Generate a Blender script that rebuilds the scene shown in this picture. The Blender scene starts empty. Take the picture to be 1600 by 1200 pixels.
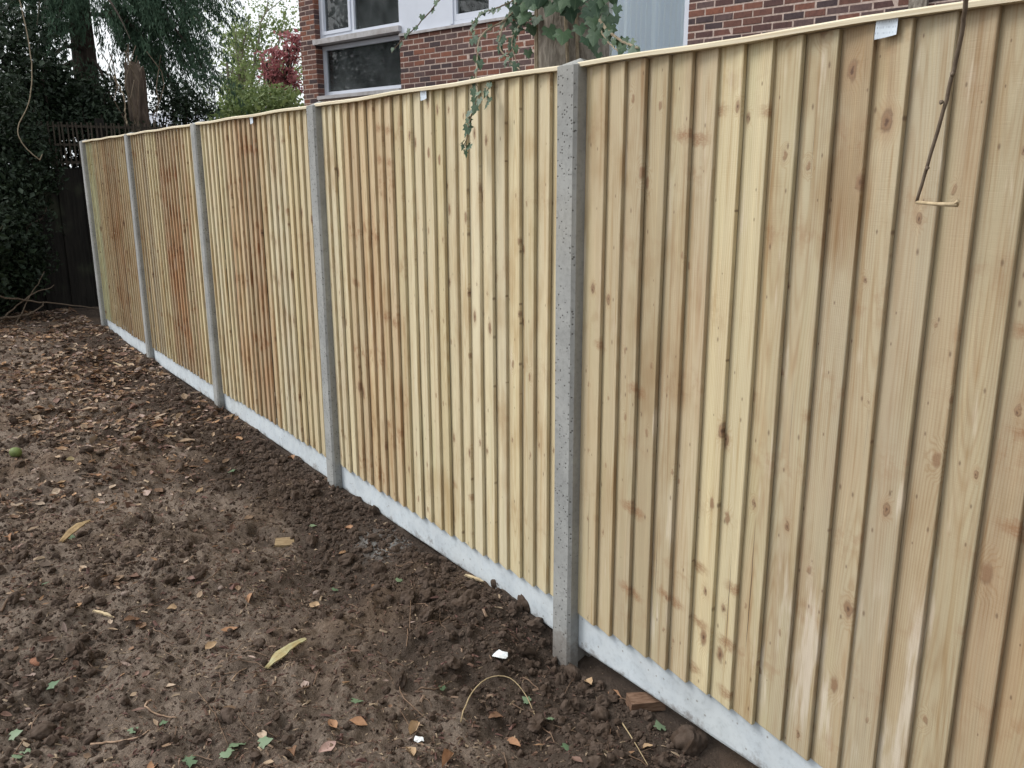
import bpy, math, random
import numpy as np
from mathutils import Vector, Matrix
random.seed(7)
rng = np.random.default_rng(11)
scene = bpy.context.scene
COL = scene.collection

# ------------------------------------------------------------------ camera
F_PX, PITCH, ROLL, YAW = 1340.0, 0.2425, -0.003, 0.9465
CAM = np.array([0.0, -1.733, 1.595])
_cp, _sp = math.cos(PITCH), math.sin(PITCH)
FW = np.array([-math.sin(YAW)*_cp, math.cos(YAW)*_cp, -_sp])
_r = np.array([math.cos(YAW), math.sin(YAW), 0.0])
_u = np.cross(_r, FW)
RT = math.cos(ROLL)*_r + math.sin(ROLL)*_u
UP = math.cos(ROLL)*_u - math.sin(ROLL)*_r
cam_data = bpy.data.cameras.new('camera')
cam_data.sensor_width = 36.0
cam_data.lens = F_PX/1600*36.0
cam_data.clip_start = 0.05
cam_data.clip_end = 2000
cam = bpy.data.objects.new('camera', cam_data)
COL.objects.link(cam)
cam.matrix_world = Matrix(((RT[0], UP[0], -FW[0], CAM[0]), (RT[1], UP[1], -FW[1], CAM[1]),
                           (RT[2], UP[2], -FW[2], CAM[2]), (0, 0, 0, 1)))
scene.camera = cam

# ------------------------------------------------------------------ sky, sun, exposure
SUN_DIR = Vector((-0.70, -0.78, 1.15)).normalized()      # towards the sun
world = bpy.data.worlds.new('World')
scene.world = world
world.use_nodes = True
wn = world.node_tree
wn.nodes.clear()
sky = wn.nodes.new('ShaderNodeTexSky')
sky.sky_type = 'NISHITA'
sky.sun_disc = False
sky.sun_elevation = math.asin(SUN_DIR.z)
sky.sun_rotation = math.atan2(SUN_DIR.x, SUN_DIR.y)
sky.air_density = 1.0
sky.dust_density = 6.0
sky.ozone_density = 1.0
hs = wn.nodes.new('ShaderNodeHueSaturation')
hs.inputs['Saturation'].default_value = 0.22           # an even cloud cover greys the sky
bg = wn.nodes.new('ShaderNodeBackground')
bg.inputs['Strength'].default_value = 0.15
wo = wn.nodes.new('ShaderNodeOutputWorld')
cloud = wn.nodes.new('ShaderNodeMix')                   # closed, even cloud sheet in front of the clear sky
cloud.data_type = 'RGBA'
cloud.inputs[0].default_value = 0.72
cloud.inputs[7].default_value = (6.6, 6.9, 7.1, 1)
wn.links.new(sky.outputs[0], hs.inputs['Color'])
wn.links.new(hs.outputs[0], cloud.inputs[6])
wn.links.new(cloud.outputs[2], bg.inputs[0])
wn.links.new(bg.outputs[0], wo.inputs[0])
sun_data = bpy.data.lights.new('sun', 'SUN')
sun_data.energy = 1.5
sun_data.angle = math.radians(24)
sun_data.color = (1.0, 0.965, 0.92)
sun = bpy.data.objects.new('sun', sun_data)
COL.objects.link(sun)
sun.rotation_euler = (-SUN_DIR).to_track_quat('-Z', 'Y').to_euler()
sun.location = (0, -6, 12)
scene.view_settings.view_transform = 'Standard'
scene.view_settings.look = 'None'
scene.view_settings.gamma = 1.0
scene.view_settings.exposure = 0.48

# ------------------------------------------------------------------ pixel -> place
def ray(px, py):
    return FW + RT*(px-800)/F_PX - UP*(py-600)/F_PX
def on_y(px, py, y):
    d = ray(px, py); return CAM + d*((y-CAM[1])/d[1])
def on_x(px, py, x):
    d = ray(px, py); return CAM + d*((x-CAM[0])/d[0])
def on_z(px, py, z=0.0):
    d = ray(px, py); return CAM + d*((z-CAM[2])/d[2])
def at_dist(px, py, dist):
    d = ray(px, py); return CAM + d*(dist/math.hypot(d[0], d[1]))
def project(p):
    d = np.asarray(p)-CAM; z = d@FW
    return 800+F_PX*(d@RT)/z, 600-F_PX*(d@UP)/z, z

# ------------------------------------------------------------------ object helpers
def tag(o, label=None, cat=None, group=None, kind=None):
    if label: o['label'] = label
    if cat: o['category'] = cat
    if group: o['group'] = group
    if kind: o['kind'] = kind
    return o
def empty(name, loc=(0, 0, 0), rz=0.0, parent=None):
    o = bpy.data.objects.new(name, None)
    o.empty_display_size = 0.1
    COL.objects.link(o)
    o.location = loc; o.rotation_euler = (0, 0, rz); o.parent = parent
    return o
def place(name, me, mat=None, parent=None, loc=(0, 0, 0), rot=(0, 0, 0), scale=(1, 1, 1)):
    o = bpy.data.objects.new(name, me)
    COL.objects.link(o)
    if mat is not None and len(me.materials) == 0: me.materials.append(mat)
    o.parent = parent; o.location = loc; o.rotation_euler = rot; o.scale = scale
    return o
def mesh_from(name, V, Fc, smooth=False, cols=None):
    me = bpy.data.meshes.new(name)
    V = np.asarray(V, dtype=np.float64)
    me.from_pydata(V.tolist() if len(V) < 50 else V, [], Fc)
    if cols is not None:
        a = me.color_attributes.new('tint', 'FLOAT_COLOR', 'POINT')
        c = np.ones((len(V), 4), dtype=np.float32); c[:, :3] = cols
        a.data.foreach_set('color', c.ravel())
    if smooth: me.polygons.foreach_set('use_smooth', [True]*len(me.polygons))
    me.update()
    return me
class MB:
    """collects vertices and faces of ONE mesh"""
    def __init__(s): s.v = []; s.f = []
    def add(s, V, Fc):
        n = len(s.v); s.v.extend([tuple(p) for p in V]); s.f.extend([tuple(i+n for i in q) for q in Fc]); return s
    def box(s, a, b, ch=0.0):
        x0, y0, z0 = a; x1, y1, z1 = b
        V = [(x0,y0,z0),(x1,y0,z0),(x1,y1,z0),(x0,y1,z0),(x0,y0,z1),(x1,y0,z1),(x1,y1,z1),(x0,y1,z1)]
        return s.add(V, [(0,3,2,1),(4,5,6,7),(0,1,5,4),(1,2,6,5),(2,3,7,6),(3,0,4,7)])
    def tube(s, pts, rad, n=7, jit=0.0, cap=True):
        pts = [Vector(p) for p in pts]; k = len(pts)
        if not hasattr(rad, '__len__'): rad = [rad]*k
        base = len(s.v); ref = Vector((0.31, 0.52, 0.79))
        for i, p in enumerate(pts):
            t = (pts[min(i+1, k-1)]-pts[max(i-1, 0)]).normalized()
            a = t.cross(ref)
            if a.length < 0.05: a = t.cross(Vector((1, 0, 0)))
            a.normalize(); b = t.cross(a)
            for j in range(n):
                th = 2*math.pi*j/n; r = rad[i]*(1+random.uniform(-jit, jit))
                s.v.append(tuple(p+a*math.cos(th)*r+b*math.sin(th)*r))
        for i in range(k-1):
            for j in range(n):
                j2 = (j+1) % n
                s.f.append((base+i*n+j, base+i*n+j2, base+(i+1)*n+j2, base+(i+1)*n+j))
        if cap:
            s.f.append(tuple(base+j for j in range(n))[::-1]); s.f.append(tuple(base+(k-1)*n+j for j in range(n)))
        return s
    def build(s, name, mat=None, parent=None, loc=(0, 0, 0), smooth=False):
        return place(name, mesh_from(name, s.v, s.f, smooth), mat, parent, loc)
def curve(pts, n=24, wob=0.0):
    """Catmull-Rom through points"""
    P = [Vector(p) for p in pts]; P = [P[0]*2-P[1]]+P+[P[-1]*2-P[-2]]
    out = []; seg = len(P)-3
    for i in range(n+1):
        t = i/n*seg; k = min(int(t), seg-1); t -= k
        a, b, c, d = P[k:k+4]
        q = 0.5*((2*b)+(c-a)*t+(2*a-5*b+4*c-d)*t*t+(3*b-a-3*c+d)*t**3)
        out.append(q+Vector([random.uniform(-wob, wob) for _ in range(3)]))
    return out

# ------------------------------------------------------------------ numpy noise (for the ground and stones)
def _hash(ix, iy, seed):
    h = (ix.astype(np.int64)*374761393 + iy.astype(np.int64)*668265263 + seed*1442695041) & 0xffffffff
    h = ((h ^ (h >> 13))*1274126177) & 0xffffffff
    return ((h ^ (h >> 16)) & 0xffff)/65535.0
def vnoise(x, y, seed=0):
    x = np.asarray(x, float); y = np.asarray(y, float)
    ix = np.floor(x); iy = np.floor(y); fx = x-ix; fy = y-iy
    fx = fx*fx*fx*(fx*(fx*6-15)+10); fy = fy*fy*fy*(fy*(fy*6-15)+10)
    a = _hash(ix, iy, seed); b = _hash(ix+1, iy, seed); c = _hash(ix, iy+1, seed); d = _hash(ix+1, iy+1, seed)
    return (a*(1-fx)+b*fx)*(1-fy)+(c*(1-fx)+d*fx)*fy - 0.5
def smooth01(a, b, x):
    t = np.clip((x-a)/(b-a), 0, 1); return t*t*(3-2*t)
def bump(x, y, cx, cy, r):
    return np.exp(-((x-cx)**2+(y-cy)**2)/(r*r))
def ground_h(x, y):
    x = np.asarray(x, float); y = np.asarray(y, float)
    c, s = 0.8, 0.6
    u = c*x-s*y; v = s*x+c*y
    h = 0.085*vnoise(u*0.9, v*0.9, 1)+0.05*vnoise(x*2.3, y*2.3, 2)+0.035*vnoise(u*5.7, v*5.7, 3)
    rough = 0.55+0.9*(vnoise(x*1.3+9, y*1.3, 8)+0.5)
    h += rough*(0.034*vnoise(x*13, y*13, 4)+0.022*vnoise(u*29, v*29, 5)+0.012*vnoise(x*61, y*61, 6))
    # crumbled spoil heaped along the foot of the fence, lower under the nearest bay
    near = smooth01(-2.3, -1.8, x)
    bank = np.exp(-((y+0.06)/0.24)**2)
    h = h*(1-0.72*bank)+bank*(0.012*(1-near)-0.05*near)
    for cx, cy, r, k in ((-2.45, -0.14, 0.19, 0.06), (-2.85, -0.16, 0.15, 0.03), (-5.86, -0.20, 0.14, 0.05), (-4.1, -0.22, 0.16, 0.03), (-2.75, -0.30, 0.2, 0.03),
                         (-7.6, -0.16, 0.25, 0.05), (-9.4, -0.1, 0.45, 0.06), (-1.5, -0.35, 0.12, 0.05), (-8.4, -0.6, 0.5, 0.05),
                         (-2.2, -0.25, 0.12, 0.035), (-1.25, -0.2, 0.13, 0.04), (-3.3, -1.1, 0.25, 0.04), (-5.0, -0.9, 0.4, 0.05)):
        h += k*bump(x, y, cx, cy, r)*(1+0.8*vnoise(x*11, y*11, 12))
    h -= 0.045*np.exp(-((x+2.07)**2+(y+0.02)**2)/0.13**2)
    return h*smooth01(60, 14, np.hypot(x+4, y)) - 0.01
def gz(x, y): return float(ground_h(np.array([x]), np.array([y]))[0])
def on_ground(px, py):
    """where the line of sight meets the uneven soil"""
    z = 0.0
    for _ in range(6):
        p = on_z(px, py, z); z = gz(p[0], p[1])
    return np.array([p[0], p[1], z])

# ------------------------------------------------------------------ node helper
class NT:
    def __init__(s, name, rough=0.7, spec=0.35):
        s.mat = bpy.data.materials.new(name); s.mat.use_nodes = True
        s.t = s.mat.node_tree; s.b = s.t.nodes['Principled BSDF']
        s.b.inputs['Roughness'].default_value = rough
        s.b.inputs['Specular IOR Level'].default_value = spec
    def _set(s, sock, v):
        if v is None: return
        if hasattr(v, 'is_output') or isinstance(v, bpy.types.NodeSocket): s.t.links.new(v, sock)
        else: sock.default_value = v
    def n(s, typ, **kw):
        nd = s.t.nodes.new(typ)
        for k, v in kw.items(): setattr(nd, k, v)
        return nd
    def m(s, op, a, b=None, c=None, clamp=False):
        nd = s.n('ShaderNodeMath', operation=op); nd.use_clamp = clamp
        for i, v in enumerate((a, b, c)): s._set(nd.inputs[i], v)
        return nd.outputs[0]
    def vec(s, x, y, z):
        nd = s.n('ShaderNodeCombineXYZ')
        for i, v in enumerate((x, y, z)): s._set(nd.inputs[i], v)
        return nd.outputs[0]
    def sep(s, v):
        nd = s.n('ShaderNodeSeparateXYZ'); s._set(nd.inputs[0], v); return nd.outputs
    def noise(s, v, scale=1.0, detail=2.0, rough=0.5, dist=0.0):
        nd = s.n('ShaderNodeTexNoise'); s._set(nd.inputs['Vector'], v)
        nd.inputs['Scale'].default_value = scale; nd.inputs['Detail'].default_value = detail
        nd.inputs['Roughness'].default_value = rough; nd.inputs['Distortion'].default_value = dist
        return nd.outputs[0]
    def voro(s, v, scale=1.0, dim='3D', rnd=1.0, feature='F1'):
        nd = s.n('ShaderNodeTexVoronoi', voronoi_dimensions=dim, feature=feature); s._set(nd.inputs['Vector'], v)
        nd.inputs['Scale'].default_value = scale; nd.inputs['Randomness'].default_value = rnd
        return nd.outputs
    def step(s, v, a, b, lo=0.0, hi=1.0):
        nd = s.n('ShaderNodeMapRange', interpolation_type='SMOOTHSTEP')
        for k, x in zip(('Value', 'From Min', 'From Max', 'To Min', 'To Max'), (v, a, b, lo, hi)): s._set(nd.inputs[k], x)
        return nd.outputs[0]
    def mix(s, f, a, b, blend='MIX'):
        nd = s.n('ShaderNodeMix', data_type='RGBA', blend_type=blend)
        s._set(nd.inputs[0], f)
        for i, v in ((6, a), (7, b)):
            if isinstance(v, (tuple, list)) and len(v) == 3: v = (*v, 1)
            s._set(nd.inputs[i], v)
        return nd.outputs[2]
    def attr(s, name, typ='OBJECT'):
        return s.n('ShaderNodeAttribute', attribute_name=name, attribute_type=typ).outputs
    def coord(s, k='Object'): return s.n('ShaderNodeTexCoord').outputs[k]
    def pos(s): return s.n('ShaderNodeNewGeometry').outputs['Position']
    def rand(s): return s.n('ShaderNodeObjectInfo').outputs['Random']
    def island(s): return s.n('ShaderNodeNewGeometry').outputs['Random Per Island']
    def ramp(s, f, stops, interp='LINEAR'):
        nd = s.n('ShaderNodeValToRGB'); cr = nd.color_ramp; cr.interpolation = interp
        while len(cr.elements) < len(stops): cr.elements.new(0.5)
        for e, (p, c) in zip(cr.elements, stops): e.position = p; e.color = (*c, 1)
        s._set(nd.inputs[0], f); return nd.outputs[0]
    def color(s, v): s._set(s.b.inputs['Base Color'], (*v, 1) if isinstance(v, tuple) else v)
    def rough(s, v): s._set(s.b.inputs['Roughness'], v)
    def bump(s, h, strength=0.5, dist=0.01):
        nd = s.n('ShaderNodeBump'); nd.inputs['Strength'].default_value = strength; nd.inputs['Distance'].default_value = dist
        s._set(nd.inputs['Height'], h); s.t.links.new(nd.outputs[0], s.b.inputs['Normal'])

# ------------------------------------------------------------------ materials
def mat_board():
    k = NT('sawn_pine', 0.62, 0.3)
    x, y, z = k.sep(k.coord('Object'))
    gs = k.attr('log_seed')[2]; bs = k.attr('board_seed')[2]; fl = k.attr('flip')[2]
    tone = k.attr('tone_color')[0]
    redk = k.attr('ruddy')[2]
    xx = k.m('ADD', k.m('MULTIPLY', x, k.m('SUBTRACT', 1.0, k.m('MULTIPLY', fl, 2.0))), k.m('MULTIPLY', fl, 0.1))   # mirrored pair boards
    # round knots
    wob = k.noise(k.vec(k.m('MULTIPLY', xx, 60.0), k.m('MULTIPLY', z, 60.0), gs), 1.0, 2.0)
    wobc = k.m('MULTIPLY', k.m('SUBTRACT', wob, 0.5), 0.10)
    vo = k.voro(k.vec(k.m('ADD', k.m('MULTIPLY_ADD', xx, 8.0, wobc), k.m('MULTIPLY', gs, 3.71)), k.m('ADD', k.m('MULTIPLY_ADD', z, 4.6, wobc), k.m('MULTIPLY', gs, 7.13)), 0.0), 1.0, '2D', 0.9)
    d1 = vo[0]; c1 = k.sep(vo[1])
    has1 = k.m('GREATER_THAN', c1[0], 0.40)
    R1 = k.m('MULTIPLY_ADD', k.m('POWER', c1[1], 2.0), 0.075, 0.030)
    q1 = k.m('DIVIDE', d1, R1)
    kn1 = k.m('MULTIPLY', has1, k.step(q1, 1.2, 0.6))
    ring1 = k.m('MULTIPLY', has1, k.m('MULTIPLY', k.step(q1, 0.65, 1.0), k.step(q1, 1.45, 1.0)))
    core1 = k.m('MULTIPLY', has1, k.m('MULTIPLY', k.step(q1, 0.55, 0.15), k.m('GREATER_THAN', c1[2], 0.45)))
    kring = k.m('MULTIPLY', kn1, k.m('POWER', k.m('MULTIPLY_ADD', k.m('SINE', k.m('MULTIPLY', d1, 520.0)), 0.5, 0.5), 2.0))
    halo1 = k.m('MULTIPLY', has1, k.step(q1, 3.2, 0.8))
    fine0 = k.noise(k.vec(k.m('MULTIPLY', xx, 90.0), bs, k.m('MULTIPLY', z, 260.0)), 1.0, 3.0, 0.6)
    # spike knots: wide smears crossing the board
    vs = k.voro(k.vec(k.m('ADD', k.m('MULTIPLY', xx, 3.2), k.m('MULTIPLY', gs, 1.93)), k.m('ADD', k.m('ADD', k.m('MULTIPLY', z, 7.5), k.m('MULTIPLY', wobc, 3.0)), k.m('MULTIPLY', gs, 5.37)), 1.0), 1.0, '2D', 0.85)
    cs = k.sep(vs[1])
    kn2 = k.m('MULTIPLY', k.m('GREATER_THAN', cs[0], 0.80), k.m('MULTIPLY', k.step(vs[0], 0.20, 0.02), k.step(fine0, 0.25, 0.6, 0.35, 1.0)))
    # pin knots
    vp = k.voro(k.vec(k.m('ADD', k.m('MULTIPLY', xx, 26.0), k.m('MULTIPLY', bs, 3.1)), k.m('ADD', k.m('MULTIPLY', z, 13.0), bs), 1.0), 1.0, '2D', 1.0)
    kn3 = k.m('MULTIPLY', k.m('GREATER_THAN', k.sep(vp[1])[0], 0.82), k.step(vp[0], k.m('MULTIPLY_ADD', k.sep(vp[1])[1], 0.10, 0.05), 0.02))
    # growth rings of a log with a slowly wandering heart
    n1 = k.noise(k.vec(k.m('MULTIPLY', z, 1.1), gs, 0.0), 1.0, 1.0)
    n2 = k.noise(k.vec(k.m('MULTIPLY', z, 0.8), k.m('ADD', gs, 31.7), 2.0), 1.0, 1.0)
    qx = k.m('ADD', k.m('SUBTRACT', xx, k.m('MULTIPLY_ADD', k.m('FRACT', k.m('MULTIPLY', gs, 0.37)), 0.13, -0.015)), k.m('MULTIPLY', k.m('SUBTRACT', n1, 0.5), 0.03))
    qy = k.m('ADD', k.m('MULTIPLY_ADD', n2, 0.13, -0.035), k.m('MULTIPLY', halo1, 0.012))
    r = k.m('SQRT', k.m('ADD', k.m('MULTIPLY', qx, qx), k.m('MULTIPLY', qy, qy)))
    fine = k.noise(k.vec(k.m('MULTIPLY', x, 420.0), bs, k.m('MULTIPLY', z, 7.0)), 1.0, 3.0, 0.6)
    ph = k.m('ADD', k.m('MULTIPLY', k.m('ADD', r, k.m('MULTIPLY', halo1, 0.007)), 1150.0), k.m('MULTIPLY', fine, 1.6))
    ring = k.m('POWER', k.m('MULTIPLY_ADD', k.m('SINE', ph), 0.5, 0.5), 2.2)
    broad = k.noise(k.vec(k.m('MULTIPLY', x, 22.0), bs, k.m('MULTIPLY', z, 0.9)), 1.0, 3.0, 0.55)
    blot = k.noise(k.vec(k.m('MULTIPLY', x, 9.0), k.m('ADD', bs, 5.0), k.m('MULTIPLY', z, 2.6)), 1.0, 4.0, 0.6)
    # colour
    c = tone
    c = k.mix(k.step(broad, 0.35, 0.70, 0.0, 0.55), c, k.mix(1.0, tone, (1.20, 1.20, 1.16), 'MULTIPLY'))
    c = k.mix(k.step(blot, 0.52, 0.75, 0.0, 0.55), c, k.mix(1.0, tone, (0.83, 0.74, 0.64), 'MULTIPLY'))
    c = k.mix(k.m('MULTIPLY', ring, k.step(blot, 0.25, 0.65, 0.16, 0.42)), c, k.mix(1.0, c, (0.70, 0.54, 0.40), 'MULTIPLY'))
    c = k.mix(k.step(fine, 0.50, 0.80, 0.0, 0.35), c, k.mix(1.0, c, (0.68, 0.58, 0.48), 'MULTIPLY'))
    # ruddy heartwood streaks (boards of the reddish logs)
    hz = k.noise(k.vec(k.m('MULTIPLY', x, 14.0), k.m('ADD', gs, 3.0), k.m('MULTIPLY', z, 1.5)), 1.0, 3.0, 0.6)
    fade = k.noise(k.vec(k.m('MULTIPLY', x, 5.0), k.m('MULTIPLY', gs, 2.3), k.m('MULTIPLY', z, 1.9)), 1.0, 3.0, 0.65)
    redk = k.m('MULTIPLY', redk, k.m('MULTIPLY', k.step(fade, 0.36, 0.58, 0.25, 1.5), k.m('MULTIPLY', k.step(z, 0.0, 0.35, 0.55, 1.0), k.step(z, 1.75, 1.2, 0.55, 1.0))))
    c = k.mix(k.m('MULTIPLY', redk, k.step(hz, 0.36, 0.62)), c, (0.40, 0.225, 0.115))
    hz2 = k.noise(k.vec(k.m('MULTIPLY', x, 30.0), gs, k.m('MULTIPLY', z, 4.0)), 1.0, 3.0, 0.65)
    c = k.mix(k.m('MULTIPLY', redk, k.step(hz2, 0.52, 0.68, 0.0, 1.2)), c, (0.25, 0.13, 0.065))
    # rings of branch knots: blotches at the same height on boards from one log
    lb = k.attr('log_base')[2]
    zf = k.m('FRACT', k.m('ADD', k.m('DIVIDE', z, 0.56), k.m('MULTIPLY', lb, 0.618)))
    zb = k.m('ABSOLUTE', k.m('SUBTRACT', k.m('ADD', zf, k.m('MULTIPLY', k.m('SUBTRACT', k.noise(k.vec(k.m('MULTIPLY', xx, 14.0), bs, 0.0), 1.0, 2.0), 0.5), 0.16)), 0.5))
    wn_ = k.noise(k.vec(k.m('MULTIPLY', xx, 26.0), bs, k.m('MULTIPLY', z, 24.0)), 1.0, 4.0, 0.65)
    wh = k.m('MULTIPLY', k.step(zb, 0.13, 0.01), k.step(wn_, 0.44, 0.66))
    c = k.mix(k.m('MULTIPLY', wh, k.m('MULTIPLY_ADD', k.attr('ruddy')[2], 1.7, 0.10), clamp=True), c, (0.27, 0.135, 0.065))
    wp = k.sep(k.pos())
    sm = k.noise(k.vec(k.m('MULTIPLY', wp[0], 3.2), k.m('MULTIPLY', bs, 0.02), k.m('MULTIPLY', wp[2], 1.7)), 1.0, 4.0, 0.62)
    c = k.mix(k.step(sm, 0.54, 0.70, 0.0, 0.55), c, k.mix(1.0, c, (0.66, 0.52, 0.38), 'MULTIPLY'))
    st2 = k.noise(k.vec(k.m('MULTIPLY', x, 55.0), bs, k.m('MULTIPLY', z, 1.6)), 1.0, 3.0, 0.6)
    c = k.mix(k.step(st2, 0.54, 0.70, 0.0, 0.6), c, k.mix(1.0, c, (0.74, 0.60, 0.45), 'MULTIPLY'))
    c = k.mix(k.step(st2, 0.44, 0.28, 0.0, 0.5), c, k.mix(1.0, c, (1.22, 1.22, 1.2), 'MULTIPLY'))
    # pale and greenish treatment salts
    gr = k.noise(k.vec(k.m('MULTIPLY', x, 12.0), bs, k.m('MULTIPLY', z, 1.3)), 1.0, 2.0)
    c = k.mix(k.step(gr, 0.52, 0.78, 0.0, 0.24), c, (0.46, 0.45, 0.26))
    pal = k.noise(k.vec(k.m('MULTIPLY', x, 24.0), k.m('ADD', bs, 9.0), k.m('MULTIPLY', z, 3.2)), 1.0, 3.0, 0.6)
    c = k.mix(k.step(pal, 0.62, 0.75, 0.0, 0.45), c, (0.66, 0.58, 0.47))
    sc = k.attr('gloss_wear')[2]  # wet highlights and pale wear painted into the colour low on some boards
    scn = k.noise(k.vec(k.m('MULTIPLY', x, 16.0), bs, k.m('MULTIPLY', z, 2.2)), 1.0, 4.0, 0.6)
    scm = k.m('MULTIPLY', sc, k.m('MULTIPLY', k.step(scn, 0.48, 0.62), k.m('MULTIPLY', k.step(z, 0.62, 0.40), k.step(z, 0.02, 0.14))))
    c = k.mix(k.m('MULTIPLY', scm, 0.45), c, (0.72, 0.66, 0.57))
    c = k.mix(k.m('MULTIPLY', halo1, k.m('MULTIPLY', c1[2], 0.42)), c, (0.33, 0.20, 0.105))
    c = k.mix(k.m('MULTIPLY', kn2, 0.75), c, (0.25, 0.125, 0.06))
    c = k.mix(k.m('MULTIPLY', kn1, k.m('MULTIPLY_ADD', c1[1], 0.5, 0.38)), c, (0.25, 0.15, 0.085))
    c = k.mix(k.m('MULTIPLY', kring, 0.35), c, (0.14, 0.08, 0.05))
    c = k.mix(k.m('MULTIPLY', core1, 0.8), c, (0.09, 0.05, 0.035))
    c = k.mix(k.m('MULTIPLY', ring1, k.m('MULTIPLY', c1[2], 0.6)), c, (0.14, 0.08, 0.05))
    c = k.mix(k.m('MULTIPLY', kn3, 0.65), c, (0.11, 0.06, 0.035))
    # drying checks: thin dark splits on a few boards
    ck = k.m('ABSOLUTE', k.m('SUBTRACT', k.m('ADD', xx, k.m('MULTIPLY', k.m('SUBTRACT', k.noise(k.vec(k.m('MULTIPLY', z, 3.0), bs, 4.0), 1.0, 2.0), 0.5), 0.02)), k.m('MULTIPLY_ADD', k.m('FRACT', k.m('MULTIPLY', bs, 0.713)), 0.07, 0.02)))
    ckz = k.noise(k.vec(k.m('MULTIPLY', z, 1.7), bs, 8.0), 1.0, 0.0)
    chk = k.m('MULTIPLY', k.m('LESS_THAN', ck, k.m('MULTIPLY_ADD', k.m('SUBTRACT', ckz, 0.62), 0.012, 0.0)), k.m('GREATER_THAN', k.m('FRACT', k.m('MULTIPLY', bs, 1.37)), 0.55))
    c = k.mix(k.m('MULTIPLY', chk, 0.8), c, (0.05, 0.03, 0.02))
    k.color(c)
    saw = k.noise(k.vec(k.m('MULTIPLY', x, 25.0), bs, k.m('MULTIPLY', z, 420.0)), 1.0, 2.0)
    hgt = k.m('ADD', k.m('MULTIPLY', fine, 0.9), k.m('MULTIPLY', saw, 0.5))
    hgt = k.m('SUBTRACT', k.m('ADD', hgt, k.m('MULTIPLY', kn1, 0.7)), k.m('MULTIPLY', chk, 3.0))
    hgt = k.m('ADD', hgt, k.m('MULTIPLY', blot, 3.0))
    k.bump(hgt, 0.55, 0.0016)
    k.rough(k.step(blot, 0.3, 0.7, 0.50, 0.72))
    return k.mat
def mat_cap():
    k = NT('planed_pine', 0.55, 0.3)
    x, y, z = k.sep(k.coord('Object'))
    n = k.noise(k.vec(k.m('MULTIPLY', x, 3.0), k.m('MULTIPLY', y, 180.0), k.m('MULTIPLY', z, 180.0)), 1.0, 3.0)
    n2 = k.noise(k.vec(k.m('MULTIPLY', x, 2.2), k.rand(), 0.0), 1.0, 2.0)
    c = k.mix(k.step(n, 0.35, 0.7), (0.70, 0.63, 0.48), (0.58, 0.49, 0.34))
    c = k.mix(k.step(n2, 0.45, 0.75, 0.0, 0.6), c, (0.52, 0.49, 0.32))
    k.color(c); k.bump(n, 0.3, 0.001)
    return k.mat
def mat_concrete(name, a, b, pits=True):
    k = NT(name, 0.88, 0.25)
    p = k.pos()
    n = k.noise(p, 6.0, 5.0, 0.6); n2 = k.noise(p, 60.0, 4.0, 0.65); n3 = k.noise(p, 1.7, 3.0)
    c = k.mix(k.step(n, 0.3, 0.7), a, b)
    c = k.mix(k.step(n2, 0.45, 0.75, 0.0, 0.5), c, k.mix(1.0, c, (0.62, 0.62, 0.62), 'MULTIPLY'))
    c = k.mix(k.step(n3, 0.5, 0.75, 0.0, 0.4), c, k.mix(1.0, c, (0.85, 0.80, 0.72), 'MULTIPLY'))
    h = k.m('MULTIPLY', n2, 0.5)
    if pits:
        sp = k.m('SUBTRACT', k.noise(p, 9.0, 5.0, 0.7), k.m('MULTIPLY', k.sep(p)[2], 2.0))
        c = k.mix(k.step(sp, 0.36, 0.56, 0.0, 0.55), c, (0.12, 0.09, 0.07))
        v = k.voro(p, 95.0)
        pit = k.m('MULTIPLY', k.m('GREATER_THAN', k.sep(v[1])[0], 0.66), k.step(v[0], 0.36, 0.16))
        c = k.mix(k.m('MULTIPLY', pit, 0.8), c, (0.07, 0.068, 0.062))
        h = k.m('SUBTRACT', h, k.m('MULTIPLY', pit, 1.6))
    else:
        # mottled casting bloom, hairlines and soil splashed on the lower edge
        v = k.voro(p, 22.0, feature='SMOOTH_F1')
        c = k.mix(k.step(v[0], 0.25, 0.6, 0.0, 0.35), c, (0.62, 0.66, 0.68))
        zz = k.sep(p)[2]
        sp = k.m('SUBTRACT', k.noise(p, 9.0, 5.0, 0.7), k.m('MULTIPLY', zz, 3.2))
        c = k.mix(k.step(sp, 0.42, 0.58, 0.0, 0.6), c, (0.11, 0.08, 0.06))
        v2 = k.voro(p, 60.0)
        sp2 = k.m('MULTIPLY', k.m('GREATER_THAN', k.sep(v2[1])[0], 0.90), k.step(v2[0], 0.30, 0.15))
        c = k.mix(k.m('MULTIPLY', sp2, 0.6), c, (0.16, 0.13, 0.10))
    k.color(c); k.bump(h, 0.6, 0.003 if pits else 0.0012)
    return k.mat
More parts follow.
